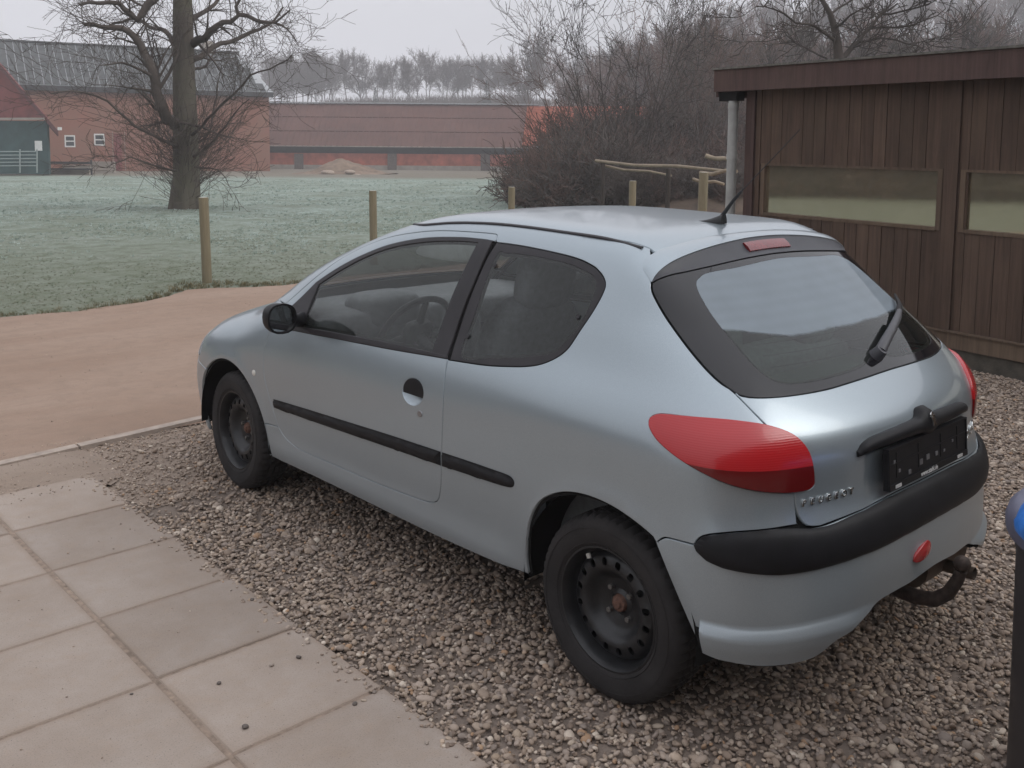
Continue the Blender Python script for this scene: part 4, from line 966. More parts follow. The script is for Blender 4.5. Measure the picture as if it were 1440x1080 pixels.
# ------------------------------------------------------------ paving slabs (50 cm) with sandy joints
def slab_mat():
    a = NM('concrete_slab'); co = a.coord(); i = a.n('ShaderNodeObjectInfo').outputs['Random']
    off = a.n('ShaderNodeCombineXYZ'); a.l(a.math('MULTIPLY', i, 37.), off.inputs[0]); a.l(a.math('MULTIPLY', i, 11.), off.inputs[1])
    ad = a.n('ShaderNodeVectorMath', operation='ADD'); a.l(co, ad.inputs[0]); a.l(off.outputs[0], ad.inputs[1]); v = ad.outputs[0]
    n1 = a.noise(2.1, 6, .7, v); n2 = a.noise(13, 6, .7, v); n3 = a.noise(210, 4, .8, v)
    c = a.mix(a.ramp(n1, [(.35, 0.), (.68, 1.)]), (.285, .23, .188), (.355, .302, .262))
    c = a.mix(a.ramp(n2, [(.5, 0.), (.72, .55)]), c, (.32, .25, .195)); c = a.mix(a.ramp(n3, [(.34, .6), (.46, 0.)]), c, (.12, .10, .085)); c = a.mix(a.ramp(n3, [(.62, 0.), (.75, .35)]), c, (.55, .50, .46))
    vo = a.n('ShaderNodeTexVoronoi', Scale=38.); a.l(v, vo.inputs['Vector']); c = a.mix(a.ramp(vo.outputs['Distance'], [(.03, .75), (.09, 0.)]), c, (.09, .07, .06))
    # sandy dirt gathers along the edges of each slab
    sp = a.n('ShaderNodeSeparateXYZ'); a.l(co, sp.inputs[0]); e = a.math('MAXIMUM', a.math('ABSOLUTE', sp.outputs[0]), a.math('ABSOLUTE', sp.outputs[1]))
    e = a.math('ADD', e, a.math('MULTIPLY', n2, .03)); c = a.mix(a.ramp(e, [(.243, 0.), (.265, .5)]), c, (.25, .19, .148))
    t = a.n('ShaderNodeCombineColor'); tt = rand_tone(a, .92, 1.07); [a.l(tt, t.inputs[k]) for k in range(3)]
    a.col(a.mix(1., c, t.outputs[0], 'MULTIPLY')); a.set(Roughness=.88, Specular_IOR_Level=.25); a.bump(a.math('ADD', n2, a.math('MULTIPLY', n3, .5)), .28, .004); return a.m
b = MB(); h = .2525; c_ = .0035
b.add([(-h, -h, -.045), (h, -h, -.045), (h, h, -.045), (-h, h, -.045), (-h, -h, -c_), (h, -h, -c_), (h, h, -c_), (-h, h, -c_), (-h+c_, -h+c_, 0), (h-c_, -h+c_, 0), (h-c_, h-c_, 0), (-h+c_, h-c_, 0)],
      [(0, 1, 5, 4), (1, 2, 6, 5), (2, 3, 7, 6), (3, 0, 4, 7), (4, 5, 9, 8), (5, 6, 10, 9), (6, 7, 11, 10), (7, 4, 8, 11), (8, 9, 10, 11)])
SLAB = b.mesh('paving_slab', False); SLAB.materials.append(slab_mat())
pav = tag(empty('pavement', (0, 0, 0)), 'concrete slab path beside the gravel', kind='structure')
for cx in range(6):
    xc = -1.275-.2525-cx*.508-(.0 if cx == 0 else .014)
    for j in range(-3, 8):
        yc = .49+.26+j*.516-(.0 if cx == 0 else .012*cx)
        if yc > (3.2 if cx == 0 else 3.4) - .0: continue
        obj_share('paving_slab', SLAB, pav, (xc, yc, .006+rng.uniform(-.0012, .0012)), (rng.normal(0, .0014), rng.normal(0, .0014), rng.normal(0, .003)))
# sandy joint fill
b = MB(); b.add([(-5, -1.6, .002), (-1.285, -1.6, .002), (-1.285, 3.4, .002), (-5, 3.4, .002)], [(0, 1, 2, 3)]); jf = b.build('joint_sand', simple('joint_sand', (.23, .175, .135), .95, vary=.35, scale=30, bump=.4), pav)
# ------------------------------------------------------------ gravel: real pebbles, nobody could count them
def gn_scatter(name, pts, rot, scl, sources, mat_, label, extra=None, kind='stuff'):
    me = bpy.data.meshes.new(name); me.from_pydata([tuple(p) for p in pts], [], [])
    a = me.attributes.new('rot', 'FLOAT_VECTOR', 'POINT'); a.data.foreach_set('vector', np.asarray(rot, np.float32).ravel())
    a = me.attributes.new('scl', 'FLOAT_VECTOR', 'POINT'); a.data.foreach_set('vector', np.asarray(scl, np.float32).ravel())
    a = me.attributes.new('pick', 'INT', 'POINT'); a.data.foreach_set('value', rng.integers(0, len(sources), len(pts)).astype(np.int32))
    o = bpy.data.objects.new(name, me); COL.objects.link(o)
    c = bpy.data.collections.new(name+'_shapes')
    for i, sm_ in enumerate(sources):
        so = bpy.data.objects.new(f'{name}_shape_{i:02d}', sm_); c.objects.link(so)
    g = bpy.data.node_groups.new(name, 'GeometryNodeTree'); g.interface.new_socket('Geometry', in_out='INPUT', socket_type='NodeSocketGeometry'); g.interface.new_socket('Geometry', in_out='OUTPUT', socket_type='NodeSocketGeometry')
    gi, go = g.nodes.new('NodeGroupInput'), g.nodes.new('NodeGroupOutput'); iop = g.nodes.new('GeometryNodeInstanceOnPoints'); ci = g.nodes.new('GeometryNodeCollectionInfo')
    ci.inputs[0].default_value = c; ci.inputs['Separate Children'].default_value = True; ci.inputs['Reset Children'].default_value = True
    def na(n, t): x = g.nodes.new('GeometryNodeInputNamedAttribute'); x.data_type = t; x.inputs[0].default_value = n; return x.outputs['Attribute']
    g.links.new(gi.outputs[0], iop.inputs['Points']); g.links.new(ci.outputs[0], iop.inputs['Instance']); iop.inputs['Pick Instance'].default_value = True
    g.links.new(na('pick', 'INT'), iop.inputs['Instance Index']); g.links.new(na('rot', 'FLOAT_VECTOR'), iop.inputs['Rotation']); g.links.new(na('scl', 'FLOAT_VECTOR'), iop.inputs['Scale'])
    g.links.new(iop.outputs[0], go.inputs[0]); md = o.modifiers.new('scatter', 'NODES'); md.node_group = g
    return tag(o, label, kind=kind)
def ico(sub):
    import bmesh
    bm = bmesh.new(); bmesh.ops.create_icosphere(bm, subdivisions=sub, radius=1.); me = bpy.data.meshes.new('pebble'); bm.to_mesh(me); bm.free(); return me
def pebble_mat():
    a = NM('pebble_stone'); i = a.n('ShaderNodeObjectInfo').outputs['Random']
    c = a.ramp(i, [(0, (.17, .138, .118)), (.12, (.25, .208, .178)), (.26, (.33, .28, .24)), (.38, (.22, .178, .148)), (.5, (.37, .32, .285)), (.62, (.28, .243, .222)), (.72, (.20, .18, .17)), (.8, (.42, .365, .32)), (.88, (.30, .245, .195)), (.955, (.56, .52, .47)), (.985, (.34, .235, .16))])
    n = a.noise(60, 3, .6); c = a.mix(a.ramp(n, [(.35, .35), (.6, 0.)]), c, (.09, .072, .06)); a.col(a.mix(1., c, (1.22, 1.14, 1.05), 'MULTIPLY')); a.set(Roughness=.82, Specular_IOR_Level=.3); return a.m
PEB = pebble_mat(); shapes = []
for k in range(10):
    me = ico(2); co_ = np.zeros(len(me.vertices)*3); me.vertices.foreach_get('co', co_); co_ = co_.reshape(-1, 3); sd = k*9.7
    ax = np.array([rng.uniform(.85, 1.4), rng.uniform(.7, 1.), rng.uniform(.38, .62)])
    for i in range(len(co_)):
        p = Vector(co_[i]); f = 1+.22*noise.noise(p*1.1+Vector((sd, 0, 0)))+.10*noise.noise(p*2.6+Vector((sd, 5, 0))); co_[i] *= f
    if k % 3 == 0: co_ = np.clip(co_, -.78, .82)
    co_ *= ax; me.vertices.foreach_set('co', co_.ravel()); me.polygons.foreach_set('use_smooth', [True]*len(me.polygons)); me.materials.append(PEB); me.update(); shapes.append(me)
def gravel_points(n):
    x = rng.uniform(-1.32, 5.0, n); y = rng.uniform(-4.2, 3.75, n)
    wx = 4.57+.148*(y-.81)-.02; keep = (x < wx) & (y < kerb_y(x)-.06)
    ed = np.array([noise.noise(Vector((a*2.3, b_*2.3, 4.))) for a, b_ in zip(x, y)])
    keep &= (x > -1.27+.012*ed) | ((rng.random(n) < .03) & (x > -1.31))
    # thins out into sand towards the track and the slab corner
    d = (kerb_y(x)-.08-y)/(.35+.75*ss(1.8, -1.2, x))+ed*.55; p = ss(.05, 1.05, d)
    d2 = np.hypot((x+1.28)/.75, (y-3.1)/.9)+ed*.3; p *= .12+.88*ss(.55, 1.15, d2)
    keep &= rng.random(n) < p
    # unseen ground under the car and far behind needs fewer
    under = (abs(x) < .45) & (y > .2) & (y < 2.9); keep &= ~(under & (rng.random(n) < .6))
    keep &= ~((y < -1.9) & (rng.random(n) < .75))
    return x[keep], y[keep]
x, y = gravel_points(235000); n = len(x)
s = rng.lognormal(math.log(.0075), .36, n); s = np.clip(s, .0042, .020); big = rng.random(n) < .012; s[big] *= 1.5
lay = rng.random(n); z = -.014+lay*.012+s*.1
rot = np.stack([rng.normal(0, .35, n), rng.normal(0, .35, n), rng.uniform(0, 6.28, n)], 1)
gn_scatter('gravel', np.stack([x, y, z], 1), rot, np.stack([s, s, s], 1), shapes, PEB, 'rounded mixed gravel of beige grey and brown pebbles')
# sparse loose grit on slabs, verge and track
def grit_pts(n, f, smin, smax): 
    P = np.array([f() for _ in range(n)]); s = rng.uniform(smin, smax, n); return P, s
P1, s1 = grit_pts(260, lambda: (rng.uniform(-4, -1.3), rng.uniform(-.6, 3.4), .008), .0015, .0042)
P2, s2 = grit_pts(15000, lambda: (rng.uniform(-1.25, 4), rng.uniform(2.45, 3.72), -.008), .002, .0075)
P5, s5 = grit_pts(900, lambda: (rng.uniform(-3, -.9), rng.uniform(2.9, 3.75), .009), .0015, .005); P2 = np.concatenate([P2, P5]); s2 = np.concatenate([s2, s5])
P3, s3 = grit_pts(1600, lambda: (rng.uniform(-8, 6), rng.uniform(3.8, 8.2), .0), .0015, .0045)
P4, s4 = grit_pts(420, lambda: (-1.285+rng.normal(0, .03), rng.uniform(-.6, 3.1), .008), .003, .010)
P_all = np.concatenate([P1, P2, P3, P4]); s_all = np.concatenate([s1, s2, s3, s4]); m_ = len(P_all)
gn_scatter('grit', P_all, np.stack([rng.normal(0, .3, m_), rng.normal(0, .3, m_), rng.uniform(0, 6.28, m_)], 1), np.stack([s_all]*3, 1), shapes, PEB, 'loose grit lying on slabs and track')
# the few stones one can pick out on the slabs
STN = simple('dark_pebble', (.12, .10, .088), .85, vary=.3, scale=80); STL = simple('light_pebble', (.30, .25, .21), .85, vary=.3, scale=80)
def gnd(px, py, z=0.):
    d = _f+(px-720)/FPX*_r+(342.3-py)/FPX*_u; t = (z-CAMP[2])/d[2]; return Vector(np.array(CAMP)+d*t)
for i, (px, py, sz, w) in enumerate(((345, 1022, .011, 0), (308, 960, .008, 0), (382, 935, .008, 1), (420, 924, .010, 0), (499, 989, .008, 0), (354, 843, .009, 0), (54, 683, .008, 0), (185, 975, .005, 0), (600, 1044, .007, 1), (594, 1010, .010, 1))):
    o = bpy.data.objects.new('pebble', shapes[i % 10].copy()); COL.objects.link(o); o.data.materials.clear(); o.data.materials.append((STN, STL)[w])
    p = gnd(px, py, .01); o.location = (p.x, p.y, .006+sz*.45); o.scale = (sz,)*3; o.rotation_euler = (0, 0, i*1.7)
    tag(o, ['dark oval pebble alone on the slab, nearest the bottom of the photo', 'small dark pebble on the third slab of the row along the gravel', 'flat pale pebble on the slab, just left of a darker one', 'dark flat pebble lying near the gravel edge of the slab', 'dark chip of stone on the slab joint, close to the gravel', 'little dark pebble at the gravel edge, opposite the car door', 'dark crumb of stone at the sandy far end of the slabs', 'tiny dark chip on the wide joint side of the slab', 'small pale chip on the last slab before the gravel', 'pale stone that has rolled from the gravel onto the slab rim'][i], 'pebble', 'stones on the slabs')
# dead leaves on the gravel
# ------------------------------------------------------------ grass tufts, frost-covered further out
def tuft_mesh(seed, nb=9, hgt=1.):
    r = random.Random(seed); b = MB()
    for i in range(nb):
        a = r.uniform(0, 6.28); d = r.uniform(0, .5); x, y = d*math.cos(a), d*math.sin(a); l = r.uniform(.5, 1.1)*hgt; w = r.uniform(.035, .06); t = r.uniform(0, 6.28); bx, by = math.cos(t)*w, math.sin(t)*w; lx, ly = math.cos(a)*l*r.uniform(.2, .9), math.sin(a)*l*r.uniform(.2, .9)
        b.add([(x-bx, y-by, 0), (x+bx, y+by, 0), (x+bx*.6+lx*.4, y+by*.6+ly*.4, l*.6), (x-bx*.6+lx*.4, y-by*.6+ly*.4, l*.6), (x+lx, y+ly, l*.85)], [(0, 1, 2, 3), (3, 2, 4)])
    return b.mesh('tuft', False)
def grass_mat(name, a1, a2, a3):
    a = NM(name); i = a.n('ShaderNodeObjectInfo').outputs['Random']; a.col(a.ramp(i, [(0, a1), (.45, a2), (1, a3)])); a.set(Roughness=.8, Specular_IOR_Level=.2); return a.m
GN_ = grass_mat('green_grass_blades', (.085, .105, .060), (.145, .155, .105), (.22, .21, .15)); GF_ = grass_mat('frosted_grass_blades', (.15, .20, .165), (.28, .345, .305), (.45, .52, .485))
def polar(n, r0, r1, a0, a1):
    r = np.exp(rng.uniform(math.log(r0), math.log(r1), n)); a = rng.uniform(R(a0), R(a1), n); return C0[0]+r*np.sin(a), C0[1]+r*np.cos(a), r
def road_top(x): return np.interp(x, [-40, -10, -3, -.36, .34, 1, 1.7, 2.74, 6, 10, 14, 22], [12, 9.3, 8.5, 8.12, 7.93, 8.12, 8.65, 8.32, 8.5, 8.1, 8.0, 8.2])
for nm, mt_, nn_, r0, r1, sz, lab in (('grass', GN_, 42000, 9.5, 30, .020, 'short green winter grass with brown patches'), ('frosted_grass', GF_, 34000, 15, 62, .045, 'grass tufts white with frost')):
    x, y, r = polar(nn_, r0, r1, -2, 84); k = (y > road_top(x)+.05*rng.normal(size=len(x)))
    u_ = (x-C0[0])*F0[0]+(y-C0[1])*F0[1]
    if nm == 'frosted_grass': k &= rng.random(len(x)) < ss(9, 24, u_)
    else: k &= rng.random(len(x)) < 1-.7*ss(14, 28, u_)
    nz = np.array([noise.noise(Vector((a*.5, b_*.5, 9.))) for a, b_ in zip(x, y)]); k &= (nz > -.25) if nm == 'grass' else (nz > -.05-.3*rng.random(len(x)))
    x, y, r = x[k], y[k], r[k]; m_ = len(x); sc = sz*rng.uniform(.5, 1.3, m_)*(1+.5*ss(15, 50, r))
    ms = [tuft_mesh(q, 9) for q in range(6)]; [q.materials.append(mt_) for q in ms]
    gn_scatter(nm, np.stack([x, y, height(x, y)-.035], 1), np.stack([0*x, 0*x, rng.uniform(0, 6.28, m_)], 1), np.stack([sc*1.3, sc*1.3, sc], 1), ms, mt_, lab)
# rough grass at the foot of the first post and along the track edge
x = rng.uniform(-3, 9, 2600); y = road_top(x)+np.abs(rng.normal(.05, .16, 2600)); d_ = np.exp(-((x-2.1)/.7)**2); k = rng.random(2600) < .35+.6*d_; x, y = x[k], y[k]; y += .5*(np.exp(-((x-2.15)/.5)**2)*rng.random(len(x)))
m_ = len(x); sc = rng.uniform(.025, .06, m_); ms = [tuft_mesh(20+q, 10, 1.2) for q in range(5)]; RG = grass_mat('rough_dry_grass', (.06, .065, .03), (.14, .12, .065), (.24, .20, .12)); [q.materials.append(RG) for q in ms]
gn_scatter('rough_grass', np.stack([x, y, 0*x-.03], 1), np.stack([0*x, 0*x, rng.uniform(0, 6.28, m_)], 1), np.stack([sc, sc, sc], 1), ms, RG, 'rough grass fringe along the track edge')

# ------------------------------------------------------------ brown timber shed
d2 = Vector((.1463, .9892, 0)); n2v = Vector((-.9892, .1463, 0)); MS = Matrix(((d2.x, n2v.x, 0, 4.57), (d2.y, n2v.y, 0, .81), (0, 0, 1, 0), (0, 0, 0, 1)))
shed = empty('shed', (0, 0, 0), label='dark brown timber shed with long plastic windows behind the car', cat='shed')
def wood(name, c, vary=.35):
    a = NM(name); co = a.coord(); i = a.n('ShaderNodeObjectInfo').outputs['Random']
    off = a.n('ShaderNodeCombineXYZ'); a.l(a.math('MULTIPLY', i, 50.), off.inputs[0]); ad = a.n('ShaderNodeVectorMath', operation='ADD'); a.l(co, ad.inputs[0]); a.l(off.outputs[0], ad.inputs[1])
    v = a.vmul(ad.outputs[0], (26, 26, 1.3)); n1 = a.noise(1., 6, .7, v, .8); n2 = a.noise(1.7, 5, .65, ad.outputs[0])
    base = a.mix(a.ramp(n1, [(.3, 0.), (.7, 1.)]), tuple(q*(1-vary) for q in c), tuple(q*(1+vary) for q in c))
    base = a.mix(a.ramp(n2, [(.45, 0.), (.75, .55)]), base, (c[0]*1.5, c[1]*1.6, c[2]*1.5))
    t = a.n('ShaderNodeCombineColor'); tt = rand_tone(a, .80, 1.18); [a.l(tt, t.inputs[k]) for k in range(3)]
    a.col(a.mix(1., base, t.outputs[0], 'MULTIPLY')); a.set(Roughness=.8, Specular_IOR_Level=.3); a.bump(n1, .4, .004); return a.m
WOOD = wood('brown_stained_boards', (.082, .053, .038)); WOODL = wood('weathered_brown_boards', (.115, .08, .056)); FASC = wood('reddish_brown_fascia', (.080, .050, .044), .3)
def sbox(name, x0, x1, y0, y1, z0, z1, m, ch=.003, parent=shed):
    b = MB(); b.box((x0, y0, z0), (x1, y1, z1), M=MS); return b.build(name, m, parent)
X1 = 2.62; XE = -4.6; pw = .1215; x = X1; wins = [(.67, 2.45), (-1.32, .46), (-3.31, -1.53)]
while x > XE:
    j = rng.uniform(-.004, .005); a0, a1 = x-pw+.005, x; mid_ = (a0+a1)/2
    over = [w for w in wins if w[0]-.02 < mid_ < w[1]+.02]
    if over:
        sbox('plank', a0, a1, -.02, j, 1.512, 2.20, WOOD); sbox('plank', a0, a1, -.02, j, .262, 1.045, WOOD)
    else: sbox('plank', a0, a1, -.02, j, .262, 2.20, WOOD)
    x -= pw
PLEX = NM('dusty_plastic_pane'); PLEX.t.nodes.remove(PLEX.p)
_d = PLEX.n('ShaderNodeBsdfDiffuse'); PLEX.l(PLEX.mix(PLEX.ramp(PLEX.noise(2.2, 5, .7), [(.35, 0.), (.7, 1.)]), (.24, .205, .135), (.36, .31, .21)), _d.inputs[0])
_g = PLEX.n('ShaderNodeBsdfGlossy'); _g.inputs['Roughness'].default_value = .035; _g.inputs[0].default_value = (1, .96, .84, 1); _t = PLEX.n('ShaderNodeBsdfTransparent'); _t.inputs[0].default_value = (.8, .76, .62, 1)
_m1 = PLEX.n('ShaderNodeMixShader'); _m1.inputs[0].default_value = .55; PLEX.l(_t.outputs[0], _m1.inputs[1]); PLEX.l(_d.outputs[0], _m1.inputs[2])
_fr = PLEX.n('ShaderNodeFresnel'); _fr.inputs[0].default_value = 1.5; _m2 = PLEX.n('ShaderNodeMixShader'); PLEX.l(PLEX.math('MULTIPLY_ADD', _fr.outputs[0], 3.2, .42, clamp=True), _m2.inputs[0]); PLEX.l(_m1.outputs[0], _m2.inputs[1]); PLEX.l(_g.outputs[0], _m2.inputs[2]); PLEX.l(_m2.outputs[0], PLEX.out.inputs[0])
for a0, a1 in wins:
    for nm, q in (('window_frame', (a0-.03, a0+.012, -.05, .008, 1.040, 1.518)), ('window_frame', (a1-.012, a1+.03, -.05, .008, 1.040, 1.518)), ('window_frame', (a0+.012, a1-.012, -.05, .010, 1.035, 1.062)), ('window_frame', (a0+.012, a1-.012, -.05, .006, 1.500, 1.520))): fr_ = sbox(nm, *q, WOODL)
    b = MB(); b.box((a0+.012, -.034, 1.062), (a1-.012, -.030, 1.500), M=MS); b.build('window_pane', PLEX.m, shed)
sbox('sill_board', XE, X1+.02, .006, .045, .135, .258, WOODL); sbox('sill_board', XE, X1+.02, .0, .060, .258, .268, WOODL)
pl = simple('mossy_plinth', (.075, .066, .052), .9, vary=.4, scale=7, bump=.5)
xx = X1+.02
while xx > XE: sbox('plinth_board', xx-1.45, xx-.01, -.03, .022, -.06, .132, pl); xx -= 1.46
# post piece at the mullions and corner
for xm in (.565, -1.425): sbox('cover_strip', xm-.055, xm+.055, .006, .020, .27, 2.19, WOOD)
sbox('corner_board', 2.56, 2.665, .008, .030, .27, 2.19, FASC)
sbox('end_wall', X1-.0, X1+.025, -3.4, -.022, 0, 2.2, WOOD); sbox('back_wall', XE, X1, -3.42, -3.40, 0, 1.2, WOOD); sbox('end_wall', XE-.025, XE, -3.4, -.022, 0, 2.2, WOOD)
for zz in (1.2,): sbox('back_rail', XE, X1, -3.42, -3.36, 2.0, 2.2, WOOD)
for q in np.linspace(XE, X1-.1, 5): sbox('back_post', q, q+.1, -3.42, -3.34, 1.2, 2.0, WOOD)
sbox('shed_floor', XE, X1, -3.4, -.03, -.02, .0, BED)
sbox('fascia_board', XE-.3, 2.96, .135, .165, 2.188, 2.392, FASC); sbox('roof_edge', XE-.3, 2.975, .12, .185, 2.394, 2.412, simple('mossy_edge', (.12, .115, .10), .9, vary=.4, scale=20))
sbox('fascia_board', 2.93, 2.96, -3.5, .133, 2.14, 2.39, FASC)
sbox('roof_deck', XE-.3, 2.928, -3.5, .133, 2.30, 2.385, DARK); sbox('roof_felt', XE-.3, 2.96, -3.5, .118, 2.387, 2.400, simple('roof_felt', (.06, .06, .058), .85, vary=.3, scale=4, bump=.3))
sbox('rafter_end', 2.70, 2.92, .02, .13, 2.10, 2.186, DARK)
PIPE = simple('grey_downpipe', (.33, .335, .32), .5, vary=.2, scale=5, bump=.1)
b = MB(); q = [MS @ Vector(p) for p in ((2.775, .085, -.02), (2.775, .085, 2.06), (2.775, .08, 2.17))]; b.tube(q, .047, 18)
for zz in (.5, 1.55, 2.03): b.tube([MS @ Vector((2.775, .085, zz)), MS @ Vector((2.775, .085, zz+.05))], .052, 18)
dp = b.build('downpipe', PIPE, shed, True, 40)
# ------------------------------------------------------------ fence posts
def fpost(x, y, h, w, lean, label, z0=None):
    z0 = -.06 if z0 is None else z0; b = MB(); c = w/2; n = 12; rings = []
    vs = []; prof_ = [(1., 0), (1.0, h-.012), (.93, h), (.0, h+.002)]
    for s_, zz in prof_:
        for k in range(n):
            a = 2*math.pi*k/n; rr = c*s_*(1+.04*math.sin(3*a+x)); vs.append((rr*math.cos(a)+lean*zz, rr*math.sin(a), zz))
    b.add(vs, [(i*n+k, i*n+(k+1) % n, (i+1)*n+(k+1) % n, (i+1)*n+k) for i in range(3) for k in range(n)])
    o = b.build('fence_post', POSTM, None, True, 50); o.location = (x, y, z0); return tag(o, label, 'fence post', 'round wooden posts along the meadow edge')
def postm():
    a = NM('greenish_post_wood'); co = a.coord(); sp = a.n('ShaderNodeSeparateXYZ'); a.l(co, sp.inputs[0]); n1 = a.noise(1., 6, .7, a.vmul(co, (40, 40, 3)), .6)
    c = a.mix(n1, (.11, .092, .052), (.25, .21, .135)); ge = a.n('ShaderNodeNewGeometry'); sn = a.n('ShaderNodeSeparateXYZ'); a.l(ge.outputs['Normal'], sn.inputs[0]); top_ = a.math('GREATER_THAN', sn.outputs[2], .7); c = a.mix(top_, c, (.46, .45, .40)); a.col(c); a.set(Roughness=.88); a.bump(n1, .4, .005); return a.m
POSTM = postm()
fpost(2.21, 9.20, 1.06, .115, -.02, 'tall round fence post left of the car, at the track edge')
fpost(4.74, 9.36, 1.06, .105, -.01, 'round fence post standing behind the car windscreen')
fpost(7.07, 9.07, 1.06, .105, .0, 'round fence post showing above the front half of the car roof')
fpost(9.15, 8.45, 1.13, .115, .01, 'short looking fence post in front of the leafless thicket, above the car roof')
# corner post with rails
pr_ = UV(2.34*1.1, 13.2); fpost(pr_.x, pr_.y, 1.36, .125, .02, 'fence post with rails beside the white downpipe of the shed')
# ------------------------------------------------------------ farm buildings
BRICK = NM('weathered_red_brick')
_n = BRICK.noise(.5, 6, .7); _n2 = BRICK.noise(9, 5, .7)
_b = BRICK.n('ShaderNodeTexBrick', Scale=4.); BRICK.l(BRICK.coord(), _b.inputs['Vector']); _b.inputs['Color1'].default_value = (.28, .105, .068, 1); _b.inputs['Color2'].default_value = (.20, .085, .056, 1); _b.inputs['Mortar'].default_value = (.22, .15, .115, 1); _b.inputs['Mortar Size'].default_value = .012
BRICK.t.nodes.remove(_b); BRICK.col(BRICK.mix(BRICK.ramp(_n, [(.35, 0.), (.75, .75)]), BRICK.mix(_n2, (.20, .078, .052), (.29, .118, .078)), (.19, .115, .08))); BRICK.set(Roughness=.92)
RBRICK = simple('bright_red_brick', (.36, .095, .058), .9, vary=.3, scale=1.2)
DRED = simple('dark_red_boards', (.17, .040, .036), .85, vary=.3, scale=1.5)
DTIM = simple('dark_timber', (.035, .034, .036), .85, vary=.3, scale=2)
CONC = simple('pale_concrete', (.30, .265, .23), .9, vary=.2, scale=1.5)
CEM = simple('grey_fibre_cement', (.065, .068, .068), .9, vary=.35, scale=1.3, rnd=.22)
SNOWY = simple('frosty_battens', (.34, .35, .36), .9, vary=.15)
RROOF = NM('red_brown_corrugated_roof'); _c = RROOF.coord(); _x = RROOF.noise(.35, 6, .7); RROOF.col(RROOF.mix(RROOF.ramp(_x, [(.3, 0.), (.7, 1.)]), (.080, .033, .025), (.130, .056, .041))); RROOF.set(Roughness=.85)
ORANGE = simple('orange_roof_tiles', (.42, .12, .065), .85, vary=.3, scale=2.5)
WHITEP = simple('white_window_paint', (.62, .62, .60), .6, vary=.1)
PANE = simple('dark_window_pane', (.05, .055, .06), .08, vary=.1)
TEAL = simple('dark_teal_door', (.028, .062, .062), .8, vary=.3, scale=1.2)
def quad(mb, a, b_, c, d, mi=0): mb.add([a, b_, c, d], [(0, 1, 2, 3)], mi)
def wall_box(name, a, b_, z0, z1, depth, m, parent):
    """upright wall from a to b (ground points), depth metres thick away from the camera"""
    a, b_ = Vector((a[0], a[1], 0)), Vector((b_[0], b_[1], 0)); n = Vector(((b_-a).y, -(b_-a).x, 0)).normalized()
    if n.dot(Vector((F0[0], F0[1], 0))) < 0: n = -n
    mb = MB(); vs = [p+Vector((0, 0, z)) for z in (z0, z1) for p in (a, b_, b_+n*depth, a+n*depth)]
    mb.add(vs, [(0, 3, 2, 1), (4, 5, 6, 7), (0, 1, 5, 4), (1, 2, 6, 5), (2, 3, 7, 6), (3, 0, 4, 7)]); return mb.build(name, m, parent)
def front_box(name, a, b_, m, parent, out_=.06, inn=.05):
    """box between two opposite corners given on one upright plane"""
    a, b_ = Vector(a), Vector(b_); d = Vector((b_.x-a.x, b_.y-a.y, 0)).normalized(); n = Vector((d.y, -d.x, 0))
    if n.dot(Vector((F0[0], F0[1], 0))) > 0: n = -n
    z0, z1 = min(a.z, b_.z), max(a.z, b_.z); A2, B2 = Vector((a.x, a.y, 0)), Vector((b_.x, b_.y, 0))
    mb = MB(); vs = [p+Vector((0, 0, z)) for z in (z0, z1) for p in (A2+n*out_, B2+n*out_, B2-n*inn, A2-n*inn)]
    mb.add(vs, [(0, 3, 2, 1), (4, 5, 6, 7), (0, 1, 5, 4), (1, 2, 6, 5), (2, 3, 7, 6), (3, 0, 4, 7)]); return mb.build(name, m, parent)
def slab_roof(name, eL, eR, rR, rL, th, m, parent):
    n = (eR-eL).cross(rL-eL).normalized(); n = n if n.z > 0 else -n; mb = MB()
    vs = [eL, eR, rR, rL]; vs = [p-n*th for p in vs]+vs
    mb.add(vs, [(0, 3, 2, 1), (4, 5, 6, 7), (0, 1, 5, 4), (1, 2, 6, 5), (2, 3, 7, 6), (3, 0, 4, 7)]); return mb.build(name, m, parent)
# -- big barn with grey roof
def on_line(px, P, Q, py):
    """point at photo column px on the upright plane through P and Q, at row py"""
    d = _f+(px-720)/FPX*_r+(342.3-py)/FPX*_u; n = np.array([-(Q-P).y, (Q-P).x]); o = np.array(CAMP[:2]); t = ((np.array([P.x, P.y])-o)@n)/(d[:2]@n); return Vector(np.array(CAMP)+d*t)
A0, A1 = at(-230, 118, 76), at(378, 132, 93); e_z = 5.9
barn = empty('barn', (A0.x, A0.y, -1.4), label='large red brick barn with a grey sheet roof behind the big bare tree', cat='barn')
def bchild(o, root):
    o.matrix_parent_inverse = Matrix.Translation(-Vector(root.location)); return o
Pm = None
class Root:
    pass
def fin(root):
    for c in root.children: c.matrix_parent_inverse = Matrix.Translation(-Vector(root.location))
wall_box('wall', A0, A1, -1.9, 6.15, 11.5, BRICK, barn)
back = Vector((F0[0], F0[1], 0)); nrm = Vector((-(A1-A0).y, (A1-A0).x, 0)).normalized(); nrm = nrm if nrm.dot(back) > 0 else -nrm
eL = Vector((A0.x, A0.y, 6.0))-nrm*.35; eR = Vector((A1.x, A1.y, 6.0))-nrm*.35; dAB = (eR-eL).normalized(); eR = eR+dAB*.3
rL = eL+nrm*5.9+Vector((0, 0, 3.95)); rR = eR+nrm*5.9+Vector((0, 0, 3.95))-dAB*1.6
slab_roof('roof', eL, eR, rR, rL, .12, SNOWY, barn); 
bL, bR = eL+nrm*11.8, eR+nrm*11.8; slab_roof('roof', bR, bL, rL, rR, .12, CEM, barn)
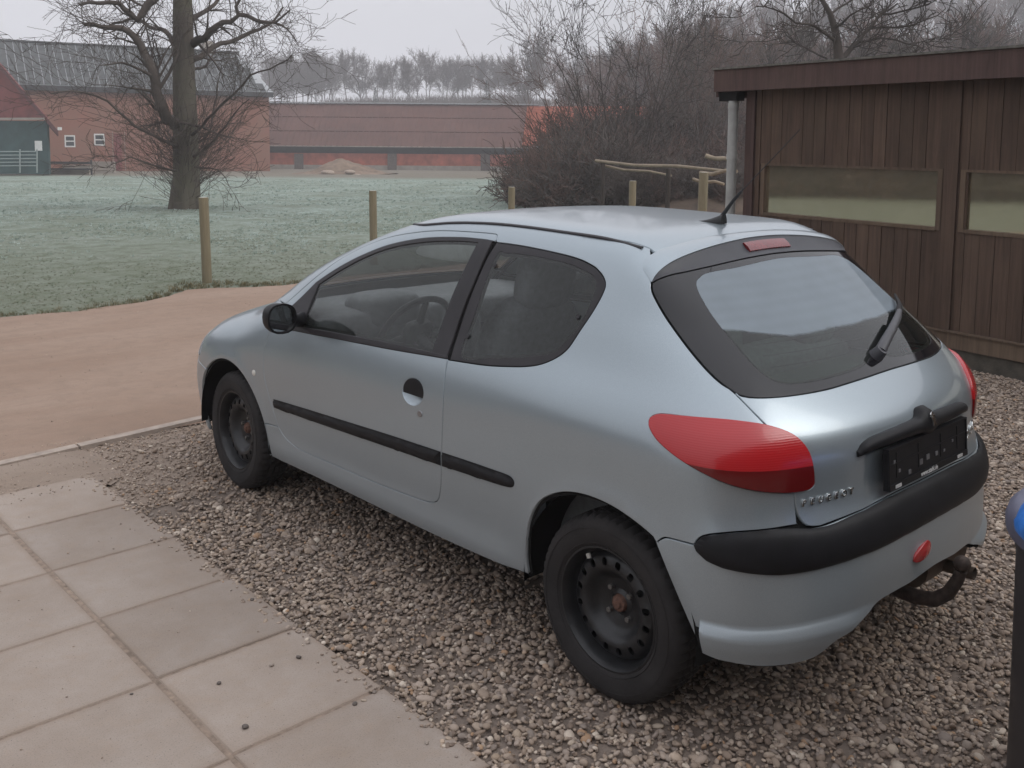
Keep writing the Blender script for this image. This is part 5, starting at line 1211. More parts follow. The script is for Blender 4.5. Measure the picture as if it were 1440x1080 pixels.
# sheets on the visible slope
Lr = (eR-eL).length; NC, NR = 54, 5; up_ = (rL-eL)/NR; nn_ = (eR-eL).cross(rL-eL).normalized(); nn_ = nn_ if nn_.z > 0 else -nn_
cw = Lr/NC; shm = MB(); su = up_.normalized(); sl = up_.length
shm.add([dAB*x+su*y+nn_*z for z in (0, .03) for x, y in ((.032, .03), (cw-.032, .03), (cw-.032, sl-.0), (.032, sl-.0))], [(0, 3, 2, 1), (4, 5, 6, 7), (0, 1, 5, 4), (1, 2, 6, 5), (2, 3, 7, 6), (3, 0, 4, 7)])
SHEET = shm.mesh('roof_sheet', False); SHEET.materials.append(CEM)
for i in range(NC):
    for j in range(NR):
        p = eL+dAB*(i*cw)+up_*j+nn_*(.01+.012*rng.random())
        if i*cw+cw > Lr-1.6*(j+1)/NR-.1: continue
        obj_share('roof_sheet', SHEET, barn, p)
mb = MB(); mb.bar(rL+Vector((0, 0, .08)), rR+Vector((0, 0, .08)), .5, .14); mb.build('ridge_cap', CEM, barn)
mb = MB(); mb.bar(eL+Vector((0, 0, -.28)), eR+Vector((0, 0, -.28)), .3, .42); mb.build('eaves_board', DTIM, barn)
ch = rL.lerp(rR, .905); mb = MB(); mb.box((ch.x-.45, ch.y-.45, ch.z-.6), (ch.x+.45, ch.y+.45, ch.z+1.0)); mb.build('chimney', CONC, barn)
def window(px0, py0, px1, py1, P, Q, root):
    a, b_ = on_line(px0, P, Q, py0), on_line(px1, P, Q, py1); f = front_box('window', a, b_, WHITEP, root, .05, .0)
    zc = (a.z+b_.z)/2; h = (a.z-b_.z)
    for z0, z1 in ((b_.z+h*.12, zc-h*.05), (zc+h*.05, a.z-h*.12)):
        aa, bb = a.lerp(b_, .12), a.lerp(b_, .88); front_box('pane', (aa.x, aa.y, z0), (bb.x, bb.y, z1), PANE, f, .06, .0)
window(90.5, 190, 106, 207, A0, A1, barn); window(132, 188, 147.5, 205, A0, A1, barn)
a, b_ = on_line(160, A0, A1, 188), on_line(172, A0, A1, 240); front_box('door', a, b_, DRED, barn, .05, 0)
for px in (158, 175): a, b_ = on_line(px, A0, A1, 185), on_line(px+1.5, A0, A1, 240); front_box('door_frame', a, b_, CONC, barn, .07, 0)
# -- long stable with red brown roof
B0, B1 = at(290, 238, 107), at(748, 238, 107.5)
stable = empty('stable', (B0.x, B0.y, -1.7), label='long low stable with rusty red brown roof across the meadow', cat='stable')
nb = Vector((-(B1-B0).y, (B1-B0).x, 0)).normalized(); nb = nb if nb.dot(back) > 0 else -nb; dB = (B1-B0); dB.z = 0; dB.normalize()
zE = at(520, 205.5, 107).z; zR = at(520, 146, 112).z
e0, e1 = Vector((B0.x, B0.y, zE))-nb*.6-dB*.6, Vector((B1.x, B1.y, zE))-nb*.6
r0_, r1_ = e0+nb*5.6+Vector((0, 0, zR-zE)), e1+nb*5.6+Vector((0, 0, zR-zE))+dB*.8
slab_roof('roof', e0, e1, r1_, r0_, .10, RROOF, stable); slab_roof('roof', e1+nb*11.2, e0+nb*11.2, r0_, r1_, .10, SNOWY, stable)
# corrugation ribs standing proud of the sheets
mb = MB(); Lb = (e1-e0).length; k = int(Lb/.62); nr = (e1-e0).cross(r0_-e0).normalized(); nr = nr if nr.z > 0 else -nr
for i in range(k+1):
    t = i/k; a, b_ = e0.lerp(e1, t), r0_.lerp(r1_, t); mb.bar(a+nr*.03, b_+nr*.03, .10, .07, nr)
tag(mb.build('roof_ribs', RROOF, stable), kind='stuff')
for j in range(1, 3):
    mb = MB(); t = j/3; mb.bar(e0.lerp(r0_, t)+nr*.035, e1.lerp(r1_, t)+nr*.035, .04, .10, nr); mb.build('sheet_lap', RROOF, stable)
mb = MB(); mb.bar(r0_+Vector((0, 0, .10)), r1_+Vector((0, 0, .10)), .7, .12); mb.build('ridge_cap', SNOWY, stable)
mb = MB(); mb.bar(e0+Vector((0, 0, -.05))-nb*.05, e1+Vector((0, 0, -.05))-nb*.05, .12, .10); mb.build('gutter', CONC, stable)
zb = at(520, 216, 107).z; zc_ = at(520, 232.5, 107).z
wall_box('wall', B0, B1, -2.2, zc_, 10, CONC, stable); wall_box('brick_band', B0+nb*.1, B1+nb*.1, zc_, zb, 9.6, RBRICK, stable); wall_box('shadowed_opening', B0+nb*.6, B1+nb*.6, zb, zE+.2, 9, DTIM, stable)
for px in (290, 420, 551, 682): a, b_ = on_line(px-6, B0, B1, 216), on_line(px+7, B0, B1, 243); front_box('pier', a, b_, simple('grey_brown_pier', (.11, .085, .075), .9) if px == 290 else bpy.data.materials['grey_brown_pier'], stable, .12, .0)
# -- orange roofed house behind the thicket
H0, H1 = at(756, 238, 97), at(945, 238, 93); house = empty('farmhouse', (H0.x, H0.y, -1.5), label='house with bright orange red hipped roof behind the thicket', cat='house')
nh = Vector((-(H1-H0).y, (H1-H0).x, 0)).normalized(); nh = nh if nh.dot(back) > 0 else -nh; dH = (H1-H0); dH.z = 0; dH.normalize(); zE2, zR2 = at(850, 205, 95).z, at(850, 149, 99).z
he0, he1 = Vector((H0.x, H0.y, zE2))-nh*.4-dH*1.5, Vector((H1.x, H1.y, zE2))-nh*.4+dH*.3; hr0, hr1 = he0+nh*5+Vector((0, 0, zR2-zE2))-dH*1, he1+nh*5+Vector((0, 0, zR2-zE2))-dH*4
slab_roof('roof', he0, he1, hr1, hr0, .1, ORANGE, house); slab_roof('roof', he1+nh*10, he0+nh*10, hr0, hr1, .1, ORANGE, house)
mb = MB(); mb.add([he1, he1+nh*10, hr1], [(0, 1, 2)]); mb.build('hip', ORANGE, house); wall_box('wall', H0, H1, -2.2, zE2, 9, BRICK, house)
mb = MB(); tl_ = (hr0-he0).length
for j in range(26): t = (j+.5)/26; mb.bar(he0.lerp(hr0, t)+Vector((0, 0, .04)), he1.lerp(hr1, t)+Vector((0, 0, .04)), .10, .06)
tag(mb.build('tile_courses', ORANGE, house), kind='stuff')
# -- red gabled barn at the left edge
G0, G1 = at(-190, 240, 66), at(69, 240, 66); gab = empty('gabled_barn', (G1.x, G1.y, -1), label='dark red gabled barn with teal doors at the left edge', cat='barn')
ng = back; pa, pb = at(0, 90, 66), at(82, 184, 66); pc = at(-190, -128, 66)
rad_ = Vector((G1.x-C0[0], G1.y-C0[1], 0)).normalized()
front_box('door_front', at(-190, 168, 66), at(69, 245, 66), TEAL, gab, 0, .3)
mb = MB(); mb.add([G1+Vector((0, 0, -.6)), G1+rad_*9+Vector((0, 0, -.6)), Vector((G1.x, G1.y, at(69, 176, 66).z))+rad_*9, Vector((G1.x, G1.y, at(69, 176, 66).z))], [(0, 1, 2, 3)]); mb.build('side_wall', BRICK, gab)
mb = MB(); q0, q1, q2, q3 = at(-190, 166, 65.9), at(60, 166, 65.9), at(76, 181, 65.9), at(-14, 76, 65.9)
tri_ = [at(-190, 166, 65.9), at(64, 166, 65.9), at(-14, 76, 65.9), at(-190, 76, 65.9)]
vs = tri_+[p+back*.4 for p in tri_]; mb.add(vs, [(0, 1, 2, 3), (7, 6, 5, 4), (0, 4, 5, 1), (1, 5, 6, 2), (2, 6, 7, 3)]); mb.build('gable_boards', DRED, gab)
mb = MB(); p0, p1 = at(-14, 74, 65.6), at(82, 184, 65.6); mb.add([p0, p1, p1+rad_*9, p0+rad_*9]+[p+Vector((0, 0, -.35)) for p in (p0, p1, p1+rad_*9, p0+rad_*9)], [(0, 1, 2, 3), (7, 6, 5, 4), (0, 4, 5, 1), (1, 5, 6, 2)]); mb.build('roof_edge', simple('dark_red_verge', (.10, .032, .032), .8), gab)
mb = MB(); mb.bar(at(-190, 167, 65.5), at(62, 167, 65.5), .2, .14); mb.build('lintel_beam', CONC, gab)
a, b_ = at(49, 198, 65.6), at(59.5, 212, 65.6); front_box('notice', a, b_, WHITEP, gab, .03, .0)
mb = MB(); mb.bar(at(82, 181, 65.3), at(86, 181, 65.3), .2, .2); mb.build('gutter_end', WHITEP, gab)
# rail gate in front of it, and the low walls beside
gate = empty('rail_gate', (0, 0, 0), label='galvanised rail gate in front of the teal barn doors', cat='gate')
GALV = simple('galvanised_rail', (.26, .30, .29), .5, .4, vary=.15)
for j, py in enumerate((213, 218, 223, 228, 233)): mb = MB(); mb.tube([at(-120, py+1, 63), at(52, py, 63)], .035, 5); mb.build('rail', GALV, gate, True)
for px in (-120, -70, -20, 28, 52): mb = MB(); mb.tube([at(px, 210, 63), at(px, 243, 63)], .05, 6); mb.build('upright', GALV, gate, True)
tr = empty('feed_trough', (0, 0, 0), label='low concrete feed trough with dark planks beside the rail gate', cat='trough')
front_box('base', at(62, 237, 70), at(128, 246, 70), CONC, tr, .3, .3); front_box('plank', at(60, 227, 70), at(127, 231, 70), DTIM, tr, .1, .1); front_box('plank', at(88, 231.5, 69.7), at(128, 237, 69.7), CONC, tr, .1, .1); front_box('plank', at(62, 236.2, 69.5), at(128, 239, 69.5), DTIM, tr, .3, .1)
for px in (62, 127): front_box('leg', at(px, 225, 70), at(px+3, 246, 70), DTIM, tr, .05, .05)
lw = tag(front_box('low_wall', at(129, 227, 74), at(162, 243, 74), CONC, None, .15, .15), 'low pale concrete wall before the brick barn, right of the trough', 'wall')
for rt_ in (barn, stable, house, gab): fin(rt_)
# earth mound with stones
mb = MB(); c = at(480, 246, 82); c.z = hz(c.x, c.y); vs = []; N1, N2 = 10, 28
for i in range(N1+1):
    for k in range(N2):
        a = 2*math.pi*k/N2; r = i/N1*(3.9+noise.noise(Vector((a, 0, 1)))*1.2); vs.append(c+Vector((r*math.cos(a)*1.15, r*math.sin(a)*.9, (1.25*math.exp(-(i/N1*1.9)**2)-.08)+.25*noise.noise(Vector((r*math.cos(a)*1.3, r*math.sin(a)*1.3, 2))))))
mb.add(vs, [(i*N2+k, i*N2+(k+1) % N2, (i+1)*N2+(k+1) % N2, (i+1)*N2+k) for i in range(N1) for k in range(N2)]); tag(mb.build('earth_mound', simple('bare_earth', (.17, .12, .085), .95, vary=.4, scale=1.5, bump=.5), None, True), 'mound of bare brown earth before the long stable', 'mound')
for i, (px, py, s_, lb) in enumerate(((461, 243, .62, 'pale boulder on the left flank of the earth mound'), (492, 242, .5, 'grey boulder near the middle of the earth mound'), (502, 247, .42, 'small stone low on the right of the earth mound'))):
    o = bpy.data.objects.new('boulder', shapes[i].copy()); COL.objects.link(o); o.data.materials.clear(); o.data.materials.append(bpy.data.materials.get('pale_boulder') or simple('pale_boulder', (.33, .26, .21), .9, vary=.3)); o.location = at(px, py, 79); o.scale = (s_, s_, s_*.7); tag(o, lb, 'boulder', 'stones on the earth mound')
# ------------------------------------------------------------ bare trees
BARK = NM('grey_brown_bark'); _n = BARK.noise(1., 6, .7, BARK.vmul(BARK.coord(), (6, 6, 1.2)), .7); _n3 = BARK.noise(.8, 4, .6)
BARK.col(BARK.mix(BARK.ramp(_n3, [(.4, 0.), (.7, .7)]), BARK.mix(_n, (.070, .060, .052), (.15, .127, .107)), (.12, .12, .082))); BARK.set(Roughness=.95, Specular_IOR_Level=.1); BARK.bump(_n, .9, .03)
def bark(name, c): return simple(name, c, .95, vary=.35, scale=2, spec=.1)
TWIG = bark('dark_twigs', (.085, .070, .062)); TWR = bark('reddish_twigs', (.155, .108, .092)); TWG = bark('grey_twigs', (.125, .108, .098)); DKT = bark('dark_bark', (.062, .052, .046))
class Tree:
    def __init__(s, seed): s.r = random.Random(seed); s.v = []; s.f = []
    def seg(s, pts, rad, n):
        b = len(s.v); m = len(pts); prev = None
        t0 = pts[1]-pts[0]; a = Vector((0, 0, 1)) if abs(t0.z) < .9*t0.length else Vector((1, 0, 0)); x = t0.cross(a).normalized()
        for i in range(m):
            t = (pts[min(i+1, m-1)]-pts[max(i-1, 0)]).normalized(); x = (x-t*x.dot(t)).normalized(); y = t.cross(x)
            for k in range(n):
                an = 6.2832*k/n; s.v.append(pts[i]+(x*math.cos(an)+y*math.sin(an))*rad[i])
        s.f += [(b+i*n+k, b+i*n+(k+1) % n, b+(i+1)*n+(k+1) % n, b+(i+1)*n+k) for i in range(m-1) for k in range(n)]
    def grow(s, p, d, L, rad, lv, P):
        r = s.r; k = P['seg'][lv]; pts = [p.copy()]; dd = d.normalized(); ds = [dd]
        for i in range(k):
            w = P['wig'][lv]; dd = (dd+Vector((r.uniform(-w, w), r.uniform(-w, w), r.uniform(-w, w)+P['up'][lv]))).normalized(); pts.append(pts[-1]+dd*(L/k)); ds.append(dd)
        rr = [max(P['min'], rad*(1-(i/k)*P['tap'])) for i in range(k+1)]; s.seg(pts, rr, 7 if rad > .06 else (4 if rad > .02 else 3))
        if lv >= len(P['n'])-0: return
        n = P['n'][lv]
        for j in range(n):
            t = r.uniform(P['from'][lv], 1.) if j < n-1 else 1.; i = min(k-1, int(t*k)); q = pts[i].lerp(pts[i+1], min(1., t*k-i)); base = ds[i]
            ax = base.cross(Vector((r.uniform(-1, 1), r.uniform(-1, 1), r.uniform(-1, 1)))).normalized(); an = R(r.uniform(*P['ang'][lv])) if j < n-1 else R(r.uniform(4, 18))
            nd = Matrix.Rotation(an, 3, ax) @ base; s.grow(q, nd, L*r.uniform(*P['len'][lv])*(1.08-.45*t if j < n-1 else 1), max(P['min'], rr[i]*P['rr'][lv]), lv+1, P)
    def mesh(s, name):
        me = bpy.data.meshes.new(name); me.from_pydata([tuple(v) for v in s.v], [], s.f); me.update(); me.polygons.foreach_set('use_smooth', [True]*len(me.polygons)); return me
    def build(s, name, m, parent): return link_mesh(name, s.mesh(name), m, parent)
PB = dict(seg=[7, 6, 5, 4, 3], wig=[.10, .22, .28, .3, .3], up=[.03, .06, .05, .04, .03], tap=.75, min=.010, n=[8, 7, 6, 4], ang=[(25, 60), (25, 60), (20, 60), (20, 60)], len=[(.45, .7), (.4, .65), (.4, .65), (.4, .7)], rr=[.55, .6, .6, .7])
PB['from'] = [.3, .2, .15, .1]
# big tree in the meadow, limbs where the photograph shows them
U_ = 27.; base = at(262, 296, U_); base.z = hz(base.x, base.y)-.1
bigtree = empty('bare_tree', tuple(base), label='big bare tree standing in the frosty meadow, twigs sprouting from its trunk', cat='tree')
T = Tree(3); fx = Vector((F0[0], F0[1], 0))
tp = [Vector(base), at(262, 268, U_), at(262, 235, U_), at(261, 180, U_), at(259, 120, U_), at(258, 60, U_), at(257, 10, U_), at(256, -60, U_), at(258, -130, U_)]
T.seg(tp, [.40, .375, .355, .33, .30, .275, .255, .23, .17], 20)
for a in (0.3, 1.7, 2.9, 4.2, 5.3):   # root flare
    T.seg([base+Vector((.42*math.cos(a), .42*math.sin(a), -.02)), base+Vector((.32*math.cos(a), .32*math.sin(a), .35)), base+Vector((.22*math.cos(a), .22*math.sin(a), 1.0))], [.10, .13, .12], 8)
for z_ in (20, 5, -40, -70, -100): pass
trk = T.build('trunk', BARK, bigtree)
T = Tree(5)
limbs = [  # photo columns/rows with depth offsets, radius at start
 ([(270, 62, 0), (288, 53, -.5), (304, 36, -.8), (327, 29, -1.0), (334, 20, -1.0), (330, 8, -1.1), (337, 0, -1.2)], .13),
 ([(334, 20, -1.), (363, 28, -1.2), (388, 33, -1.4), (408, 14, -1.6)], .065), ([(388, 33, -1.4), (404, 42, -1.5), (418, 60, -1.6)], .035),
 ([(271, 84, 0), (292, 72, .5), (310, 62, .8), (352, 47, 1.2), (384, 31, 1.6), (398, 10, 1.8)], .09), ([(310, 37, -.8), (328, 52, -1.2)], .045),
 ([(246, 66, 0), (232, 45, .6), (210, 38, 1.), (192, 27, 1.2), (172, 30, 1.3), (140, 37, 1.5), (112, 30, 1.8)], .075),
 ([(252, -30, 0), (216, 0, -.6), (192, 27, -.9), (182, 20, -1.), (166, 4, -1.2), (140, 3, -1.5), (112, 7, -1.8)], .13),
 ([(246, 176, -.2), (232, 160, -.9), (221, 130, -1.1), (214, 100, -1.2), (203, 76, -1.3), (190, 54, -1.5), (172, 40, -1.7), (148, 38, -1.9), (118, 34, -2.1)], .17),
 ([(216, 108, -1.2), (196, 98, -1.6), (170, 88, -2), (140, 92, -2.3)], .05), ([(221, 130, -1.), (245, 90, -.6), (252, 60, -.4), (242, 30, -.5)], .06),
 ([(248, 180, .3), (225, 150, 1.1), (210, 140, 1.5), (196, 120, 1.9)], .05), ([(250, 205, -.6), (205, 185, -1.6), (180, 170, -2.2), (165, 152, -2.6), (135, 135, -3.1), (100, 128, -3.6), (72, 132, -3.9)], .05),
 ([(270, 190, -.4), (300, 160, -1.), (330, 130, -1.4), (352, 108, -1.6), (392, 92, -2.), (410, 78, -2.2)], .05), ([(272, 220, -.5), (300, 198, -1.), (330, 160, -1.5), (350, 140, -1.8)], .045),
 ([(270, 205, .4), (296, 180, 1.), (306, 120, 1.4), (312, 92, 1.6)], .04), ([(268, 30, 0), (300, 5, .6), (330, -20, 1.)], .08), ([(250, -10, 0), (225, -40, .8), (190, -60, 1.4)], .12), ([(264, -40, 0), (300, -70, -.8), (350, -90, -1.5)], .12), ([(256, -130, 0), (250, -180, 0.2)], .12),
 ([(246, 240, -.6), (215, 232, -1.4), (185, 222, -2.0), (150, 236, -2.5)], .035), ([(274, 235, -.4), (305, 238, -1.0), (322, 262, -1.3)], .03), ([(268, 100, .1), (290, 92, .9), (300, 75, 1.5), (308, 60, 2.)], .05)]
PT = dict(seg=[5, 4, 4, 3], wig=[.25, .32, .34, .3], up=[.05, .04, .03, .02], tap=.7, min=.0052, n=[5, 4, 3], ang=[(25, 65), (25, 65), (20, 60)], len=[(.45, .75), (.45, .75), (.5, .8)], rr=[.6, .65, .7]); PT['from'] = [.15, .15, .2]
for L, r0 in limbs:
    pts = [at(px, py, U_+dz) for px, py, dz in L]; pts = [Vector(p) for p in cr([tuple(p) for p in pts], .35)]; m = len(pts); tot = sum((pts[i+1]-pts[i]).length for i in range(m-1))
    rr = [r0*(1-.72*i/(m-1)) for i in range(m)]; pts = [p+Vector((T.r.uniform(-1, 1), T.r.uniform(-1, 1), T.r.uniform(-1, 1)))*.035*(1 if 0 < i < m-1 else 0) for i, p in enumerate(pts)]; T.seg(pts, rr, 7 if r0 > .06 else 5)
    for i in range(1, m):
        d = (pts[i]-pts[i-1]).normalized()
        for q in range(2 if T.r.random() < .35 else 1):
            ax = d.cross(Vector((T.r.uniform(-1, 1), T.r.uniform(-1, 1), T.r.uniform(-1, 1)))).normalized(); nd = Matrix.Rotation(R(T.r.uniform(25, 70)), 3, ax) @ d
            T.grow(pts[i], nd, T.r.uniform(.7, 1.7)*(1.1-.3*i/m), max(.007, rr[i]*.30), 1, PT)
# shoots sprouting from the lower trunk
for i in range(240):
    py = T.r.triangular(150, 285, 235); a = T.r.uniform(0, 6.28); p = at(262, py, U_)+Vector((math.cos(a), math.sin(a), 0))*.36; d = Vector((math.cos(a), math.sin(a), T.r.uniform(.15, 1.3))); l = T.r.uniform(.4, 1.5)*(1.1 if py > 200 else .7)
    T.grow(p, d, l, .009, 2, dict(PT, up=[.05, .04, .07, .05], wig=[.2, .2, .16, .2]))
T.build('crown', TWIG, bigtree); fin(bigtree)
# tree types for the distance (shared shapes, each tree an object with trunk and crown)
def std_tree(seed, Hh, PP, tr=.028, trunk_to=.3, m=TWG, spread=1.):
    T = Tree(seed); k = T.r; pts = [Vector((0, 0, -.3))]; 
    for i in range(7): pts.append(pts[-1]+Vector((k.uniform(-.02, .02)*Hh, k.uniform(-.02, .02)*Hh, Hh/8)))
    T.seg(pts, [Hh*tr*(1-.8*i/7) for i in range(8)], 6); tm = T.mesh('trunk'); tm.materials.append(m)
    T2 = Tree(seed+100)
    for i in range(PP['limbs']):
        t = k.uniform(trunk_to, .97); j = min(6, int(t*7)); q = pts[j].lerp(pts[j+1], t*7-j); a = k.uniform(0, 6.28); el = k.uniform(.5, 1.3)+t*.5
        T2.grow(q, Vector((math.cos(a)*spread, math.sin(a)*spread, el)), Hh*k.uniform(.28, .42)*(1.15-.55*t), Hh*tr*.35*(1.2-t), 0, PP)
    cm = T2.mesh('crown'); cm.materials.append(m); return tm, cm
PD = dict(seg=[5, 4, 3, 2], wig=[.16, .22, .25, .25], up=[.08, .07, .05, .03], tap=.75, min=.022, n=[6, 5, 4], ang=[(20, 50), (20, 55), (20, 60)], len=[(.4, .65), (.45, .7), (.5, .8)], rr=[.5, .6, .7], limbs=20); PD['from'] = [.2, .2, .2]
PF = dict(PD, n=[6, 5, 3], limbs=17, min=.016)
FAR = [std_tree(40+i, 14, dict(PD, min=.026, limbs=14+3*i), .013, (.12, .3, .2, .15, .35, .1)[i], TWG, (.5, .9, .6, .75, .45, .8)[i]) for i in range(6)]
WDS = [std_tree(60+i, 11, dict(PF, min=.022), .015, .12, (TWR, TWG, TWIG)[i % 3], .7) for i in range(7)]
def conifer(seed, Hh, m):
    T = Tree(seed); T.seg([Vector((0, 0, -.3)), Vector((0, 0, Hh*.98))], [Hh*.016, .02], 6); tm = T.mesh('trunk'); tm.materials.append(DKT); r = random.Random(seed); b = MB()
    for i in range(900):
        t = r.random()**.8; z = Hh*(.12+.88*t); rad = (1-t)*Hh*.20*r.uniform(.35, 1.1)+.12; a = r.uniform(0, 6.28); s_ = r.uniform(.25, .6)*(1.1-t*.6)
        c = Vector((rad*math.cos(a), rad*math.sin(a), z-rad*.25)); o = Vector((math.cos(a), math.sin(a), -.35))*s_; sd = Vector((-math.sin(a), math.cos(a), 0))*s_*.45
        b.add([c-o*.4-sd*.4, c-sd, c+o, c+sd+Vector((0, 0, .1))], [(0, 1, 2, 3)])
    cm = b.mesh('crown', False); cm.materials.append(m); return tm, cm
CONM = simple('dark_conifer_needles', (.026, .038, .026), .9, vary=.4, scale=1.2, spec=.1)
CON = [conifer(80+i, 13, CONM) for i in range(3)]
def put(kind, name, x, y, s, rz, label, cat, group, sz=None):
    e = empty(name, (x, y, hz(x, y)-.1), rz, label, cat, group); e.scale = (s, s, sz or s)
    obj_share('trunk', kind[0], e); obj_share('crown', kind[1], e); return e
# row of trees in the mist behind the stable
i = 0
for px in np.concatenate([np.arange(374, 478, 6.5), [486, 510, 515, 532, 541, 549, 572, 578, 586, 598, 606, 621, 628, 636, 644, 650, 656, 664, 672, 686, 694, 701, 708, 716, 752, 758, 764]]):
    u = rng.uniform(186, 205); v = (px+rng.uniform(-2, 2)-720)/1369*u; p = UV(v, u); top_ = {True: rng.uniform(82, 96)}[True]
    if px in (586, 598, 606, 510): top_ = 82
    if px > 610: top_ += 6
    if px in (541, 549, 572): top_ += 12
    zt = at(float(px), float(top_), u).z; hgt = zt-hz(p.x, p.y); s = max(.55, hgt/13.4)
    put(FAR[i % 6], 'bare_tree', p.x, p.y, s, rng.uniform(0, 6.28), 'misty bare tree in the row on the rise behind the long stable', 'tree', 'trees in the mist behind the stable'); i += 1
p = UV((735-720)/1369*150, 150.); put(FAR[2], 'bare_tree', p.x, p.y, (at(735, 63, 150).z-hz(p.x, p.y))/13.4, 1., 'tall round crowned bare tree left of the orange roof, standing above the misty row', 'tree', None)
p = UV((528-720)/1369*170, 170.); put(CON[0], 'conifer', p.x, p.y, (at(528, 122, 170).z-hz(p.x, p.y))/13, 0, 'small dark conifer before the misty tree row', 'conifer', None)
p = UV((683-720)/1369*170, 170.); put(CON[1], 'conifer', p.x, p.y, (at(683, 113, 170).z-hz(p.x, p.y))/13, 0, 'small dark conifer right of the middle of the misty row', 'conifer', None)
T = Tree(555)
for q in range(5200):
    px = T.r.uniform(392, 772); u = T.r.uniform(176, 186); v = (px-720)/1369*u; p = UV(v, u); hh = 2.6 if 455 < px < 745 else 1.3; p.z = hz(p.x, p.y)-.1; d = Vector((T.r.uniform(-.7, .7), T.r.uniform(-.7, .7), 1)).normalized(); l = hh*T.r.uniform(.4, 1.)
    T.seg([p, p+d*l*.5+Vector((T.r.uniform(-.1, .1), 0, 0)), p+d*l], [.05, .04, .02], 3)
tag(T.build('undergrowth', TWG, None), 'misty scrub along the foot of the far tree row', kind='stuff')
# wooded slope on the right
def wood_row(n, px0, px1, u0, u1, topf, kinds, seedg, label, group, smin=.5):
    global i
    for q in range(n):
        u = rng.uniform(u0, u1); px = px0+(px1-px0)*(q+rng.random())/n; v = (px-720)/1369*u; p = UV(v, u)
        zt = at(px, topf(px)+rng.uniform(-6, 12), u).z; s = max(smin, (zt-hz(p.x, p.y))/10.6 if kinds is not CON else (zt-hz(p.x, p.y))/12.8)
        put(kinds[i % len(kinds)], 'conifer' if kinds is CON else 'bare_tree', p.x, p.y, min(s, 2.2), rng.uniform(0, 6.28), label, 'conifer' if kinds is CON else 'tree', group, ); i += 1
sky_ = lambda px: np.interp(px, [740, 770, 830, 880, 960, 1000, 1100, 1200, 1300, 1450, 1560], [120, 92, 60, 40, 24, 22, 40, 38, 28, 24, 22])
wood_row(40, 960, 1500, 205, 235, lambda px: sky_(px)+4, CON, 0, 'dark conifer on the skyline of the wooded hill at the upper right', 'conifers on the hill skyline', .8)
wood_row(60, 780, 1500, 150, 200, lambda px: sky_(px)+26, WDS, 0, 'bare tree high on the misty wooded hill', 'bare trees high on the wooded hill', .8)
wood_row(60, 790, 1480, 105, 145, lambda px: sky_(px)+44, WDS, 0, 'bare tree half way up the wooded hill', 'bare trees half way up the wooded hill', .7)
wood_row(34, 955, 1500, 66, 98, lambda px: sky_(px)+40, WDS, 0, 'reddish brown bare tree at the foot of the wooded hill', 'bare trees at the foot of the wooded hill', .6)
wood_row(24, 985, 1460, 44, 62, lambda px: 70+30*math.sin(px*.05), WDS, 0, 'bare young tree behind the shed and the thicket', 'young trees behind the shed', .5)
# multi-stemmed thicket between meadow and wood
PS = dict(seg=[8, 5, 4, 3, 2], wig=[.10, .2, .26, .3, .3], up=[.02, .05, .04, .03, .0], tap=.7, min=.0065, n=[6, 5, 3, 2], ang=[(18, 45), (20, 50), (25, 60), (20, 60)], len=[(.3, .5), (.4, .65), (.45, .7), (.5, .8)], rr=[.5, .6, .65, .7]); PS['from'] = [.25, .15, .15, .1]
def stems(seed, n, H_, lean, m, rad=.038, PP=PS):
    T = Tree(seed); 
    for q in range(n):
        a = T.r.uniform(0, 6.28); l = T.r.uniform(.1, lean); T.grow(Vector((.4*math.cos(a), .4*math.sin(a), -.1)), Vector((l*math.cos(a), l*math.sin(a), 1)), H_*T.r.uniform(.7, 1.0), rad*T.r.uniform(.6, 1.1), 0, PP)
    me = T.mesh('stems'); me.materials.append(m); return me
for q, (px, u, H_, n, lean, m, lb) in enumerate(((880, 31, 7.0, 7, .5, DKT, 'tall dark many-stemmed bare shrub in front of the orange roof'), (820, 34, 4.7, 5, .6, TWR, 'spreading reddish bare shrub over the left end of the thicket'), (950, 36, 6.2, 8, .5, TWR, 'reddish brown many-stemmed shrub right of the tallest shrub'), (1010, 34, 5.6, 7, .5, TWG, 'grey bare shrub beside the shed corner'))):
    p = UV((px-720)/1369*u, u); o = link_mesh('bare_shrub', stems(200+q, n, H_, lean, m)); o.location = (p.x, p.y, hz(p.x, p.y)-.05); tag(o, lb, 'shrub', 'shrubs of the thicket')
PBR = dict(seg=[4, 4, 3, 2], wig=[.3, .35, .35, .3], up=[.0, .02, .0, .0], tap=.6, min=.009, n=[6, 4, 3], ang=[(25, 70), (25, 70), (20, 70)], len=[(.5, .8), (.5, .8), (.5, .8)], rr=[.6, .7, .8]); PBR['from'] = [.1, .1, .1]
def bramble(seed, w, h_, n, m):
    T = Tree(seed)
    for q in range(n):
        a = T.r.uniform(0, 6.28); d = T.r.random()**.6*w; T.grow(Vector((d*math.cos(a), d*math.sin(a)*.7, -.05)), Vector((T.r.uniform(-.6, .6), T.r.uniform(-.6, .6), T.r.uniform(.5, 1.3))), h_*T.r.uniform(.45, .9)*(1.1-.5*(d/w)**2), .016, 0, PBR)
    me = T.mesh('stems'); me.materials.append(m); return me
BRM = [bramble(300, 2.2, 1.7, 130, TWIG), bramble(301, 2.2, 1.5, 130, TWR), bramble(302, 2.0, 1.6, 120, TWG)]
